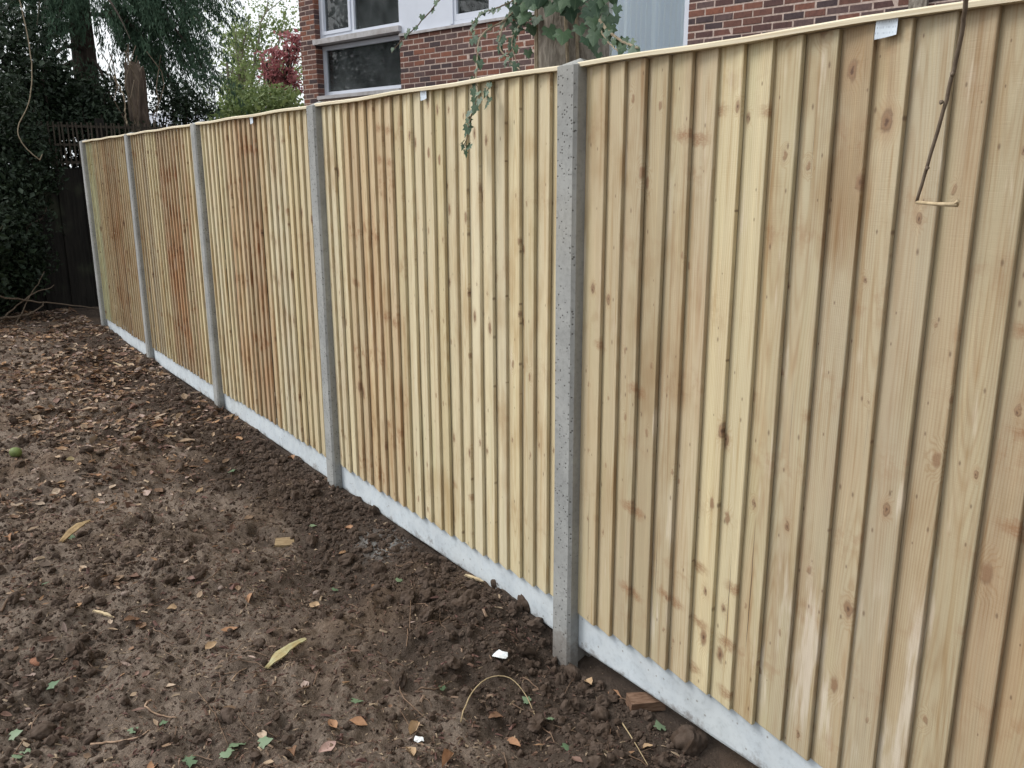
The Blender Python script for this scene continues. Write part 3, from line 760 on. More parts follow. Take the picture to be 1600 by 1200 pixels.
def window(u0, u1, z0, z1, fw=0.06, mull=(), name='window', inset=REC, depth=0.07, glass='glass'):
    """frame mesh with pane children"""
    fm = MB()
    fm.box((u0, inset, z0), (u0+fw, inset+depth, z1)); fm.box((u1-fw, inset, z0), (u1, inset+depth, z1))
    fm.box((u0+fw, inset+.001, z0), (u1-fw, inset+depth-.001, z0+fw)); fm.box((u0+fw, inset+.001, z1-fw), (u1-fw, inset+depth-.001, z1))
    cuts = [u0+fw]
    for m in mull:
        fm.box((m-fw*.45, inset+.002, z0+fw), (m+fw*.45, inset+depth-.002, z1-fw)); cuts += [m-fw*.45, m+fw*.45]
    cuts.append(u1-fw)
    w = fm.build(name, M['white'], house)
    for k in range(0, len(cuts), 2):
        # thin inner bead and glass
        a, b = cuts[k], cuts[k+1]
        MB().box((a-.004, inset+depth*.5, z0+fw-.004), (b+.004, inset+depth*.5+.006, z1-fw+.004)).build('pane', M[glass], w)
    return w
# lower window in the recess left of the brick panel
w1 = window(uP+.004, uB+.12, zSill, zMid0-.015, 0.065, name='window')
MB().box((uP+.001, -.03, zSill-.058), (uB-.003, REC+.05, zSill-.004)).build('sill', M['sillgrey'], w1)
# continuous sill of the window band
MB().box((uP-.03, -.035, zMid0), (uB+.02, REC+.06, zMid1-.03)).build('window_ledge', M['sillgrey'], house)
# upper band: opening casement, fixed light, white panel, small light, white panel
zU0, zU1 = zMid1-.028, zBand+1.35
uM = wall_uz(553, 30, REC)[0]; uN = wall_uz(631, 20, REC)[0]; uO = wall_uz(708, 10, REC*.4)[0]; uQ = wall_uz(772, 5, REC*.4)[0]
window(uP+.004, uN, zU0, zU1, 0.07, (uM,), inset=0.10)
cs = MB(); a, b = uP+.075, uM-.035
cs.box((a, .085, zU0+.072), (a+.05, .135, zU1-.08)); cs.box((b-.05, .085, zU0+.072), (b, .135, zU1-.08)); cs.box((a+.05, .086, zU0+.072), (b-.05, .134, zU0+.122)); cs.box((a+.05, .086, zU1-.13), (b-.05, .134, zU1-.08))
cs.build('casement', M['white'], house)
pz0 = zBand-.035
MB().box((uN+.002, .03, pz0), (uO, .12, zU1)).build('infill_panel', M['white'], house)
MB().box((uO-.03, .012, pz0+.02), (uO+.03, .028, zU1)).build('cover_strip', M['white'], house)
window(uO+.002, uQ, pz0+.06, zU1, 0.075, inset=0.03)
MB().box((uO+.002, .028, pz0), (uQ, .11, pz0+.058)).build('infill_panel', M['white'], house)
MB().box((uQ+.002, .03, pz0), (uC0-.002, .12, zU1)).build('infill_panel', M['white'], house)
MB().box((uB+.022, -.03, pz0-.040), (uC0-.002, .14, pz0-.006)).build('window_ledge', M['sillgrey'], house)
# glazed door with net curtain
w2 = window(uC0+.005, uC1-.003, 0.56, zU1, 0.085, (), inset=0.06, glass='door_glass')
cw = []; cf = []; K = 140
for a in range(K+1):
    u = uC0+.1+(uC1-uC0-.2)*a/K; v = .235+.060*math.sin(a*.62+.5*math.sin(a*.11))+.022*math.sin(a*1.37+1)
    cw += [(u, v, .6), (u, v, zU1-.05)]
for a in range(K): cf.append((a*2, a*2+2, a*2+3, a*2+1))
place('net_curtain', mesh_from('net_curtain', cw, cf, True), M['curtain'], w2)
# timber upright beside the right hand brick panel
uT = wall_uz(1428, 5)[0]
MB().box((uT-.03, -.055, -.1), (uT+.13, -.004, HZ-.05)).build('timber_upright', M['bark_grey'], house)
def hp(u, v, z): return W0+WU*u+WN*v+np.array([0, 0, z])
# things on the window board inside
def rev(prof, n=20):
    m_ = MB(); V = []; Fc = []
    for (r, z) in prof:
        for j in range(n): V.append((r*math.cos(2*math.pi*j/n), r*math.sin(2*math.pi*j/n), z))
    for a in range(len(prof)-1):
        for j in range(n): Fc.append((a*n+j, a*n+(j+1) % n, (a+1)*n+(j+1) % n, (a+1)*n+j))
    Fc.append(tuple(range(n))[::-1]); Fc.append(tuple(range((len(prof)-1)*n, len(prof)*n)))
    return m_.add(V, Fc)
uu, zz = wall_uz(590, 112, .55)
cb = empty('cupboard', tuple(hp(uu, .45, 0.06)), math.atan2(WU[1], WU[0]))
tag(cb, 'pale green cupboard seen through the lower window of the brick house', 'cupboard')
matc = mat_plain('green_paint', (0.40, 0.48, 0.42), 0.6, 0.3, 0.15, 5.0)
MB().box((-.45, 0, 0), (.35, .5, zz-.06)).build('carcass', matc, cb)
MB().box((-.44, -.02, .1), (-.055, -.002, zz-.1)).build('door', matc, cb); MB().box((-.045, -.02, .1), (.34, -.002, zz-.1)).build('door', matc, cb)
uu, zz = wall_uz(562, 72, .5)
ls = empty('pendant_lamp', tuple(hp(uu, .5, zz-.1)))
tag(ls, 'pale lampshade hanging inside the lower window of the brick house', 'lamp')
rev([(.12, -.05), (.10, .12), (.085, .13), (.11, -.045)]).build('lamp_shade', mat_plain('shade_cloth', (0.45, 0.42, 0.28), 0.9, .1, .1, 5.0), ls)
MB().tube([(0, 0, .12), (0, 0, max(.2, zMid0-zz+.08))], .006, 6).build('flex', M['room'], ls)

# ================================================================== ground litter
def in_view_ground(n, ymin=-1.72, ymax=-0.02, far=-12.4, near=-0.9, dens=None):
    out = np.zeros((0, 2))
    while len(out) < n:
        m = 60000
        x = rng.uniform(far, near, m); y = rng.uniform(ymin, ymax, m)
        P = np.stack([x, y, np.zeros(m)], 1)-CAM
        zc = P@FW; px = 800+F_PX*(P@RT)/zc; py = 600-F_PX*(P@UP)/zc
        ok = (px > -350) & (px < 1900) & (py < 1600)
        if dens is not None: ok &= rng.uniform(0, 1, m) < dens(x, y)
        out = np.concatenate([out, np.stack([x[ok], y[ok]], 1)])
    return out[:n]
def rotm(rz, tilt, az):
    """batch rotation: spin rz, then tilt about horizontal axis az"""
    n = len(rz); c, s = np.cos(rz), np.sin(rz)
    A = np.zeros((n, 3, 3)); A[:, 0, 0] = c; A[:, 0, 1] = -s; A[:, 1, 0] = s; A[:, 1, 1] = c; A[:, 2, 2] = 1
    k = np.stack([np.cos(az), np.sin(az), np.zeros(n)], 1); K = np.zeros((n, 3, 3))
    K[:, 0, 2] = k[:, 1]; K[:, 1, 2] = -k[:, 0]; K[:, 2, 0] = -k[:, 1]; K[:, 2, 1] = k[:, 0]
    st, ct = np.sin(tilt)[:, None, None], np.cos(tilt)[:, None, None]
    B = np.eye(3)[None]+st*K+(1-ct)*(K@K)
    return B@A
LEAFCOLS = np.array([(0.19, 0.115, 0.072), (0.28, 0.19, 0.125), (0.37, 0.275, 0.19), (0.135, 0.08, 0.058), (0.36, 0.22, 0.125), (0.47, 0.37, 0.28), (0.23, 0.145, 0.115), (0.38, 0.29, 0.25), (0.12, 0.088, 0.066)])
def scatter(name, pts, tmplV, tmplF, size, cols, lift=0.004, tilt=0.35, aspect=(0.6, 1.2), mat=None, kind='stuff', label=None, cat=None, zs=1.0, curl=None):
    n = len(pts); tv = np.array(tmplV, float); m = len(tv)
    S = size[:, None, None]*np.ones((n, 1, 3))
    S = S*np.stack([np.ones(n), rng.uniform(*aspect, n), rng.uniform(.5, 1.5, n)*zs], 1)[:, None, :]
    R = rotm(rng.uniform(0, 6.283, n), np.abs(rng.normal(0, tilt, n)), rng.uniform(0, 6.283, n))
    P = np.einsum('nij,nkj->nki', R, tv[None]*S)
    base = np.stack([pts[:, 0], pts[:, 1], ground_h(pts[:, 0], pts[:, 1])+lift], 1)
    P += base[:, None, :]
    F = (np.array(tmplF)[None]+(np.arange(n)*m)[:, None, None]).reshape(-1, len(tmplF[0]))
    me = bpy.data.meshes.new(name); me.from_pydata(P.reshape(-1, 3), [], F); me.update()
    a = me.color_attributes.new('tint', 'FLOAT_COLOR', 'POINT')
    c = np.ones((n, m, 4), dtype=np.float32); c[..., :3] = (cols*rng.uniform(.7, 1.25, (n, 1)))[:, None, :]
    a.data.foreach_set('color', c.ravel())
    o = place(name, me, mat or M['litter'])
    return tag(o, label, cat, None, kind)
# curled leaf: 3 x 5 grid of vertices
def leaf_tmpl(fold=0.12, curl=0.25):
    V = []; Fc = []
    ws = [0.06, 0.34, 0.46, 0.30, 0.03]
    for a, w in enumerate(ws):
        t = a/4-0.5
        for s in (-1, 0, 1): V.append((t, s*w*0.9, fold*abs(s)*w*2+curl*t*t))
    for a in range(4):
        for s in range(2): Fc.append((a*3+s, a*3+s+1, a*3+s+4, a*3+s+3))
    return V, Fc
LV, LF = leaf_tmpl()
leafdens = lambda x, y: np.clip(0.045+0.955*smooth01(-3.8, -6.2, x)+0.06*smooth01(-0.75, -1.1, y), 0, 1)*np.where(y > -0.45, 0.5+0.5*smooth01(-6.5, -8, x), 1)*(0.12+0.88*smooth01(-.15, .12, vnoise(x*2.1, y*2.1, 21)+.5*vnoise(x*5, y*5, 22)))
pts = in_view_ground(10500, dens=leafdens)
szs = (.016+rng.gamma(2.0, .011, len(pts))).clip(0, .075)*np.where(pts[:, 0] < -5, 1.1, .8)
scatter('leaf_litter', pts, LV, LF, szs, LEAFCOLS[rng.integers(0, len(LEAFCOLS), len(pts))], 0.006, 0.45, (0.25, 1.1), label='brown dry leaf litter strewn over the soil', cat='leaf litter')
# crumbs of mulch, bark and dead stalk
CV = [(-.5, -.2, 0), (.5, -.16, 0), (.45, .2, .05), (-.5, .17, .04), (0, 0, .22)]
CF = [(0, 1, 4), (1, 2, 4), (2, 3, 4), (3, 0, 4)]
mulchd = lambda x, y: np.clip(0.30+0.7*(vnoise(x*2.2, y*2.2, 31)+.45)+.35*bump(x, y, -1.8, -.75, .55), 0.05, 1)*np.where(y > -.5, .5, 1)
pts = in_view_ground(52000, dens=mulchd)
mc = np.array([(0.12, 0.072, 0.054), (0.17, 0.105, 0.075), (0.25, 0.175, 0.125), (0.08, 0.052, 0.042), (0.145, 0.08, 0.068), (0.34, 0.26, 0.18)])
scatter('mulch_crumbs', pts, CV, CF, rng.gamma(1.6, .0050, len(pts))+.004, mc[rng.integers(0, 6, len(pts))], 0.002, 0.5, (0.15, 0.9), label='reddish brown crumbs of bark mulch on the soil', cat='mulch')
# clods
def ico():
    t = (1+5**.5)/2
    v = [(-1, t, 0), (1, t, 0), (-1, -t, 0), (1, -t, 0), (0, -1, t), (0, 1, t), (0, -1, -t), (0, 1, -t), (t, 0, -1), (t, 0, 1), (-t, 0, -1), (-t, 0, 1)]
    f = [(0,11,5),(0,5,1),(0,1,7),(0,7,10),(0,10,11),(1,5,9),(5,11,4),(11,10,2),(10,7,6),(7,1,8),(3,9,4),(3,4,2),(3,2,6),(3,6,8),(3,8,9),(4,9,5),(2,4,11),(6,2,10),(8,6,7),(9,8,1)]
    v = np.array(v, float); v /= np.linalg.norm(v[0]); return v, f
IV, IF = ico()
def ico2(sub=1):
    v = [tuple(p) for p in IV]; f = list(IF)
    for _ in range(sub):
        nf = []; mid = {}
        def mp(a, b):
            k = (min(a, b), max(a, b))
            if k not in mid:
                q = (np.array(v[a])+np.array(v[b]))/2; q /= np.linalg.norm(q); v.append(tuple(q)); mid[k] = len(v)-1
            return mid[k]
        for a, b, c in f:
            x, y, z = mp(a, b), mp(b, c), mp(c, a); nf += [(a, x, z), (b, y, x), (c, z, y), (x, y, z)]
        f = nf
    return np.array(v), f
def lump(sub, amp, seed):
    v, f = ico2(sub); r = np.random.default_rng(seed)
    o = r.uniform(0, 50, 3)
    n = vnoise(v[:, 0]*1.6+o[0], v[:, 1]*1.6+v[:, 2]*1.1+o[1], seed)*1.3+vnoise(v[:, 0]*4+v[:, 2]*2+o[1], v[:, 1]*4+o[2], seed+1)*.6
    return v*(1+amp*n)[:, None], f
clodd = lambda x, y: np.clip(0.10+0.9*smooth01(-0.55, -0.12, y)+0.4*(vnoise(x*1.9, y*1.9, 41) > .15), 0, 1)*smooth01(-10, -6, x)+.05
SPEC = [(400, 2, 1.6, .0065, .006, .028), (400, 2, 1.6, .0065, .006, .028), (2600, 1, 1.5, .0030, .004, .014), (2600, 1, 1.5, .0030, .004, .014), (9000, 0, 1.5, .0013, .002, .007), (9000, 0, 1.5, .0013, .002, .007)]
parts_ = [in_view_ground(q[0], dens=clodd if q[1] else (lambda x, y: np.clip(.25+clodd(x, y), 0, 1)*smooth01(-8, -4, x))) for q in SPEC]
allP = []; allF = []; off = 0
for k, pp in enumerate(parts_):
    v, f = lump(SPEC[k][1], .7, 60+k); n = len(pp); m = len(v)
    sz = np.minimum(rng.gamma(SPEC[k][2], SPEC[k][3], n)+SPEC[k][4], SPEC[k][5])
    R = rotm(rng.uniform(0, 6.28, n), rng.uniform(0, 3, n), rng.uniform(0, 6.28, n))
    P = np.einsum('nij,nkj->nki', R, v[None]*sz[:, None, None]*rng.uniform(.65, 1.25, (n, 1, 3)))
    P += np.stack([pp[:, 0], pp[:, 1], ground_h(pp[:, 0], pp[:, 1])+sz*.25], 1)[:, None, :]
    allP.append(P.reshape(-1, 3)); allF.append((np.array(f)[None]+(np.arange(n)*m)[:, None, None]).reshape(-1, 3)+off); off += n*m
me = bpy.data.meshes.new('soil_clods'); me.from_pydata(np.concatenate(allP), [], np.concatenate(allF)); me.update()
tag(place('soil_clods', me, M['clod']), 'dark crumbling clods of dug soil along the fence', 'soil clods', None, 'stuff')
# fine twigs and rootlets
mb = MB()
tw = in_view_ground(620, dens=lambda x, y: np.where(y > -.4, .35, 1)*(0.4+.6*(vnoise(x*1.5, y*1.5, 51) > -.1)))
for (x, y) in tw:
    L = random.uniform(.03, .16); a = random.uniform(0, 6.28); b = random.uniform(-.9, .9)
    pts = []
    for k in range(5):
        t = k/4; xx = x+L*t*math.cos(a+b*t); yy = y+L*t*math.sin(a+b*t)
        pts.append((xx, min(yy, -.02), gz(xx, min(yy, -.02))+.004+.006*math.sin(t*3.1)*random.random()))
    mb.tube(pts, [random.uniform(.0009, .0022)]*5, 4, cap=False)
twl = mb.build('twig_litter', mat_plain('dead_twig', (0.20, 0.135, 0.095), .85, .2, .5, 6.0))
tag(twl, 'scattered thin dead twigs and rootlets on the soil', 'twigs', None, 'stuff')

# ------------------------------------------------------------------ single things on the soil
def leaf_thing(name, px, py, L, wid, mat, label, group, fold=.15, curl=.3, cat='leaf', rz=None, lift=.003, tilt=None):
    V, Fc = leaf_tmpl(fold, curl)
    me = mesh_from(name, [(x*L+random.uniform(-.04, .04)*L, y*wid*random.uniform(.75, 1.2), z*L+random.uniform(-.05, .05)*L) for x, y, z in V], Fc, True); me.materials.append(mat)
    p = on_ground(px, py)
    o = place(name, me, None, None, (p[0], min(p[1], -.03), gz(p[0], min(p[1], -.03))+lift), (random.uniform(-.3, .3) if tilt is None else tilt, random.uniform(-.25, .25), random.uniform(0, 6.28) if rz is None else rz))
    return tag(o, label, cat, group)
def ivy_leaf_mesh(name='leaf'):
    ang = [(-90, .12), (-60, .55), (-25, .62), (-5, .50), (15, .78), (35, .55), (55, .62), (90, 1.0), (125, .62), (145, .55), (165, .78), (185, .50), (205, .62), (240, .55)]
    V = [(0, .18, 0)]+[(r*.62*math.cos(math.radians(a)), r*.62*math.sin(math.radians(a))+.06, -.09*r*abs(math.cos(math.radians(a)))+.03*math.sin(a*1.7)) for a, r in ang]
    n = len(ang)
    return mesh_from(name, V, [(0, 1+k, 1+(k+1) % n) for k in range(n)], True)
ivy_me = ivy_leaf_mesh(); ivy_me.materials.append(M['ivy'])
green_me = ivy_leaf_mesh('green_leaf'); green_me.materials.append(M['greenleaf'])
greens = [(80, 1093, .050), (487, 827, .038), (373, 1168, .062), (408, 1165, .055), (353, 1180, .05), (205, 1147, .035), (255, 1135, .034), (300, 1192, .06), (889, 1170, .058), (825, 1099, .036),
          (690, 1059, .034), (553, 1093, .045), (524, 924, .038), (624, 909, .04), (862, 1127, .03), (1033, 1142, .05), (365, 748, .05), (20, 1160, .05), (38, 1172, .045), (112, 842, .05), (28, 1185, .04), (70, 915, .04)]
glab = {(889, 1170): 'bright green ivy leaf lying on the soil at the bottom centre', (373, 1168): 'larger of two pale green leaves lying side by side at the bottom left', (408, 1165): 'pale green leaf at the right of the pair at the bottom left',
        (80, 1093): 'dark green leaf lying alone at the lower left of the bare soil', (487, 827): 'small green leaf on bare soil to the right of the square wood chip', (365, 748): 'pale green leaf on the dark soil left of the fourth post',
        (690, 1059): 'upright small green leaf beside the straight twig', (825, 1099): 'rounded green leaf under the arched stem', (1033, 1142): 'dark green leaf beside the broken brown wood block'}
LM = {}
for nm, cc in (('tan', (0.40, 0.28, 0.17)), ('orange', (0.33, 0.185, 0.105)), ('pink', (0.40, 0.27, 0.235)), ('brown', (0.20, 0.115, 0.07)), ('straw', (0.46, 0.38, 0.22))):
    LM[nm] = mat_plain('dry_leaf_'+nm, cc, .75, .25, .35, 40.0)
browns = [(90, 694, 'tan'), (437, 645, 'tan'), (418, 718, 'pink'), (455, 718, 'orange'), (110, 714, 'straw'), (95, 745, 'tan'), (150, 748, 'orange'), (238, 740, 'pink'), (312, 768, 'tan'), (345, 828, 'tan'), (108, 612, 'orange'), (35, 855, 'pink'),
          (14, 840, 'orange'), (300, 905, 'pink'), (385, 940, 'orange'), (360, 995, 'orange'), (492, 948, 'tan'), (585, 920, 'orange'), (545, 830, 'orange'), (205, 970, 'brown'), (130, 920, 'brown'), (520, 1140, 'orange'), (648, 1147, 'tan'), (775, 1128, 'brown'),
          (640, 1180, 'tan'), (800, 1165, 'orange'), (920, 1070, 'tan'), (980, 1080, 'orange'), (512, 1165, 'pink'), (560, 1130, 'orange'), (250, 665, 'orange'), (180, 650, 'tan'), (60, 640, 'orange'), (290, 640, 'brown'), (215, 690, 'tan'), (30, 600, 'tan'), (150, 600, 'orange'),
          (150, 560, 'tan'), (70, 560, 'orange'), (100, 520, 'brown'), (40, 530, 'tan'), (210, 640, 'pink'), (265, 690, 'tan'), (1010, 1170, 'tan'), (950, 1150, 'brown'), (700, 1190, 'orange'), (460, 1180, 'brown'), (240, 1190, 'orange'), (330, 1015, 'tan'), (270, 955, 'tan')]
words = {'tan': 'tan', 'orange': 'orange brown', 'pink': 'pinkish brown', 'brown': 'dark brown', 'straw': 'straw yellow'}
MARKS = [((444, 852), 'the square wood chip'), ((783, 1026), 'the torn white label'), ((655, 1160), 'the tiny white paper scrap'), ((447, 1028), 'the yellow green leaf sheath'), ((25, 712), 'the round green fruit'), ((118, 838), 'the long tan bark strip'),
         ((58, 1036), 'the orange brick fragment'), ((1008, 1105), 'the broken wood block'), ((238, 579), 'the pair of pinkish pebbles'), ((308, 670), 'the pale rounded stone'), ((250, 1105), 'the hooked root'), ((760, 1080), 'the arched stem'), ((390, 1168), 'the pale green leaf pair'),
         ((495, 928), 'the small grey pebble'), ((592, 838), 'the grey cement dust'), ((365, 748), 'the lone pale green leaf'), ((60, 490), 'the fallen branches by the hedge')]
seen_labels = set()
def where(px, py):
    for (mx, my), w in sorted(MARKS, key=lambda m: (m[0][0]-px)**2+(m[0][1]-py)**2):
        dx, dy = px-mx, py-my
        for d in ((('right of' if dx > 0 else 'left of'), ('in front of' if dy > 0 else 'behind'))[::1 if abs(dx) > abs(dy) else -1]):
            yield d+' '+w
def unique(stem, px, py):
    for w in where(px, py):
        t = stem+' '+w
        if t not in seen_labels: seen_labels.add(t); return t
for (px, py, nm) in browns:
    far = py < 700
    leaf_thing('fallen_leaf', px, py, random.uniform(.055, .085) if far else random.uniform(.04, .065), random.uniform(.03, .045), LM[nm], unique(words[nm]+' dry leaf', px, py), words[nm]+' dry leaves on the soil', random.uniform(.1, .7), random.uniform(-.2, 1.1))
for (px, py, s) in greens:
    p = on_ground(px, py)
    o = place('green_leaf', green_me, None, None, (p[0], min(p[1], -.03), p[2]+.012), (random.uniform(-.35, .35), random.uniform(-.35, .35), random.uniform(0, 6.28)), (s, s, s))
    tag(o, glab.get((px, py)) or unique('small green leaf', px, py), 'leaf', 'green leaves fallen on the soil')
def ground_mesh(name, mb, px, py, mat, label, cat, rz=0, lift=0.0, tilt=(0, 0), group=None, smooth=False):
    p = on_ground(px, py)
    o = mb.build(name, mat, None, (p[0], p[1], p[2]+lift), smooth)
    o.rotation_euler = (tilt[0], tilt[1], rz)
    return tag(o, label, cat, group)
# square wood chip
V = [(-.045, -.03, 0), (.05, -.034, 0), (.046, .036, 0), (-.038, .032, 0)]
mb = MB(); mb.add(V+[(x*.96+random.uniform(-.003, .003), y*.95, .013+random.uniform(-.003, .003)) for x, y, z in V], [(0, 3, 2, 1), (4, 5, 6, 7), (0, 1, 5, 4), (1, 2, 6, 5), (2, 3, 7, 6), (3, 0, 4, 7)])
ground_mesh('wood_chip', mb, 444, 852, mat_plain('weathered_chip', (0.30, 0.225, 0.135), .85, .2, .4, 40.0, (1, 6, 1), bmp=.003), 'square weathered wood chip lying on bare brown soil', 'wood chip', YAW+.25, .008, (.18, .05))
# torn label and a paper scrap
mp = mat_paper(); mp.name = 'torn_paper'
def scrap(px, py, s, label, rz, mat):
    V = []; Fc = []
    out = [(-1, -.8), (-.3, -1), (.5, -.75), (1, -.55), (.85, .3), (.6, .85), (-.2, .7), (-.8, .95), (-1.05, .1)]
    V = [(0, 0, .15*s)]+[(x*s, y*s*.8, random.uniform(-.12, .35)*s) for x, y in out]
    ground_mesh('paper_scrap', MB().add(V, [(0, 1+k, 1+(k+1) % 9) for k in range(9)]), px, py, mat, label, 'paper scrap', rz, .010, (.2, 0))
scrap(783, 1026, .026, 'torn white printed label lying on dark soil left of the nearest post', .4, mat_plain('white_paper', (.72, .78, .82), .6, .3, .25, 60.0))
scrap(655, 1160, .014, 'tiny white paper scrap on the soil at the bottom centre', 1.0, mat_plain('white_scrap', (.75, .78, .8), .6, .3, .1, 60.0))
# husk, bark strip, brick crumb, fruit
def strip(name, p0, p1, w, mat, label, cat, arch=.015, lift=.008):
    a = on_ground(*p0); b = on_ground(*p1); V = []; Fc = []; K = 8
    d = (b-a); d[2] = 0; L = np.linalg.norm(d); d /= L; s = np.array([-d[1], d[0], 0])
    for k in range(K+1):
        t = k/K; ww = w*(.25+.75*math.sin(math.pi*min(1, .12+t*.85)))*(1+random.uniform(-.35, .3))
        for q in (-1, -.35, .35, 1):
            V.append(tuple(d*L*(t-.5)+s*ww*q+np.array([0, 0, arch*math.sin(math.pi*t)+(.5*ww)*(1-q*q)+random.uniform(-.001, .001)])))
    n = len(V)
    for k in range(K):
        for q in range(3): Fc.append((k*4+q, k*4+q+1, k*4+q+5, k*4+q+4))
    V2 = [(x, y, z-.004) for x, y, z in V]; F2 = [tuple(i+n for i in f[::-1]) for f in Fc]
    rim = [k*4 for k in range(K+1)]+[K*4+1, K*4+2]+[k*4+3 for k in range(K, -1, -1)]+[2, 1]
    F3 = [(rim[k+1] if k+1 < len(rim) else rim[0], rim[k], rim[k]+n, (rim[k+1] if k+1 < len(rim) else rim[0])+n) for k in range(len(rim))]
    c = (a+b)/2
    o = MB().add(V+V2, Fc+F2+F3).build(name, mat, None, (c[0], c[1], max(a[2], b[2], c[2], gz(c[0], c[1]))+lift), True)
    return tag(o, label, cat)
strip('leaf_sheath', (416, 1047), (478, 1010), .019, mat_plain('yellow_husk', (.37, .36, .21), .6, .3, .35, 25.0, dark=(.75, .5, .3)), 'yellow green torn leaf sheath lying on the soil', 'leaf sheath')
strip('bark_strip', (95, 850), (142, 826), .022, mat_plain('tan_bark', (.33, .24, .13), .8, .2, .4, 30.0), 'long tan bark strip on the soil at the left edge', 'bark strip')
strip('wood_splinter', (727, 903), (756, 914), .008, M['palewood'], 'pale wood splinter on the soil heap against the gravel board', 'wood splinter', .002, .014)
strip('wood_splinter', (178, 572), (206, 575), .010, M['palewood'], 'pale flat stick lying among leaves left of the third post', 'wood splinter', .002)
strip('wood_splinter', (148, 968), (178, 962), .007, M['palewood'], 'short pale stick lying on bare soil at the left', 'wood splinter', .004)
v, f = lump(2, .25, 5)
ground_mesh('brick_fragment', MB().add(v*np.array([.035, .018, .012]), f), 58, 1036, mat_plain('brick_crumb', (.28, .14, .09), .9, .2, .4, 40.0), 'crumbled orange brick fragment on the soil at the lower left', 'brick fragment', .5, .006)
v, f = lump(2, .10, 6)
fr = ground_mesh('green_fruit', MB().add(v*np.array([.036, .034, .030]), f), 25, 712, mat_plain('green_rind', (.15, .20, .065), .6, .3, .35, 20.0), 'round green fruit lying on the soil at the left edge', 'fruit', 0, .020, smooth=True)
# broken block of wood under the near gravel board
mb = MB(); mb.add([(-.05, -.03, 0), (.06, -.028, 0), (.055, .03, 0), (-.06, .022, 0), (-.045, -.027, .035), (.06, -.022, .03), (.05, .026, .028), (-.055, .02, .04)], [(0, 3, 2, 1), (4, 5, 6, 7), (0, 1, 5, 4), (1, 2, 6, 5), (2, 3, 7, 6), (3, 0, 4, 7)])
ground_mesh('wood_block', mb, 1008, 1105, mat_plain('old_wood', (.20, .125, .085), .85, .2, .5, 30.0, (1, 8, 8), bmp=.004), 'broken brown wood block under the edge of the nearest gravel board', 'wood block', .95, .006, (.15, -.1))
# stones and big clods
def clod(px, py, s, name, mat, label, cat, group=None, amp=.4, flat=.7, seed=1):
    v, f = lump(3, amp, seed); return ground_mesh(name, MB().add(v*np.array([s, s*.85, s*flat]), f), px, py, mat, label, cat, random.uniform(0, 6), s*.25, group=group)
clod(735, 936, .036, 'clod', M['clod'], 'large dark clod on the slope below the fourth panel', 'clod', None, .35, .7, 31)
clod(1075, 1165, .052, 'clod', M['clod'], 'biggest dark clod, beside the gravel board at the bottom', 'clod', None, .3, .75, 32)
clod(938, 1120, .030, 'clod', M['clod'], 'round dark clod left of the broken wood block', 'clod', None, .35, .8, 33)
clod(822, 945, .045, 'clod', M['clod'], 'dark clod heaped against the gravel board left of the nearest post', 'clod', None, .4, .9, 34)
clod(785, 915, .040, 'clod', M['clod'], 'crumbly clod at the top of the soil heap by the gravel board', 'clod', None, .45, .8, 35)
clod(68, 1145, .034, 'clod', M['clod'], 'flattened brown clod at the lower left corner', 'clod', None, .25, .6, 36)
clod(405, 1005, .024, 'clod', M['clod'], 'small brown clod to the left of the yellow leaf sheath', 'clod', None, .3, .7, 37)
for k, (px, py, s, lb) in enumerate(((217, 578, .03, 'pinkish pebble left of the pair near the third post'), (238, 579, .03, 'pinkish pebble right of the pair near the third post'), (264, 594, .034, 'pale stone beside the gravel board of the second panel'),
                                     (308, 670, .026, 'pale rounded stone on the dark soil below the third post'), (495, 928, .016, 'small grey pebble on the soil below the fourth post'), (196, 932, .014, 'small square grey stone chip on bare soil at the left'), (345, 920, .012, 'tiny pale stone chip on the soil above the leaf sheath'))):
    clod(px, py, s, 'pebble', M['stone'], lb, 'pebble', 'pebbles on the soil', .2, .7, 70+k)
# individual twigs
def twig_on_ground(pix, rad, mat, label, arch=0.0, lift=.006, branch=None):
    pts = [on_ground(*p) for p in pix]; k = len(pts)
    pts = [(p[0], min(p[1], -.03), p[2]+lift+arch*math.sin(math.pi*i/(k-1))) for i, p in enumerate(pts)]
    cv = curve(pts, 18)
    cv = [Vector((p.x, p.y, max(p.z, gz(p.x, p.y)+rad))) for p in cv]
    o = MB().tube(cv, [rad*(1-.5*i/18) for i in range(19)], 6).build('twig', mat, None, (0, 0, 0), True)
    return tag(o, label, 'twig')
rootm = mat_plain('pale_root', (.36, .25, .175), .8, .25, .4, 50.0); brt = mat_plain('brown_twig', (.17, .115, .08), .85, .2, .4, 50.0); strw = mat_plain('straw_stem', (.42, .33, .20), .75, .25, .3, 40.0)
twig_on_ground([(236, 1090), (226, 1100), (240, 1116), (258, 1122), (276, 1124)], .0035, rootm, 'pale hooked root curling on the soil at the lower left')
twig_on_ground([(142, 1166), (180, 1162), (220, 1154), (256, 1141)], .0035, rootm, 'pale gently curved stick below the hooked root')
twig_on_ground([(310, 1084), (330, 1110), (345, 1140), (356, 1166)], .002, brt, 'thin brown stalk leading to the pale green leaf pair')
twig_on_ground([(720, 1132), (735, 1095), (762, 1070), (795, 1066), (820, 1090), (836, 1122)], .0024, strw, 'straw coloured stem arching over the soil at the bottom centre', .012)
twig_on_ground([(653, 1081), (680, 1076), (703, 1067)], .003, brt, 'short straight brown twig beside the upright green leaf')
twig_on_ground([(800, 1102), (850, 1130), (900, 1146)], .0022, brt, 'thin brown twig under the arched stem towards the corner')
twig_on_ground([(965, 1095), (1000, 1082), (1035, 1080)], .0022, brt, 'dark twig pointing at the broken wood block')
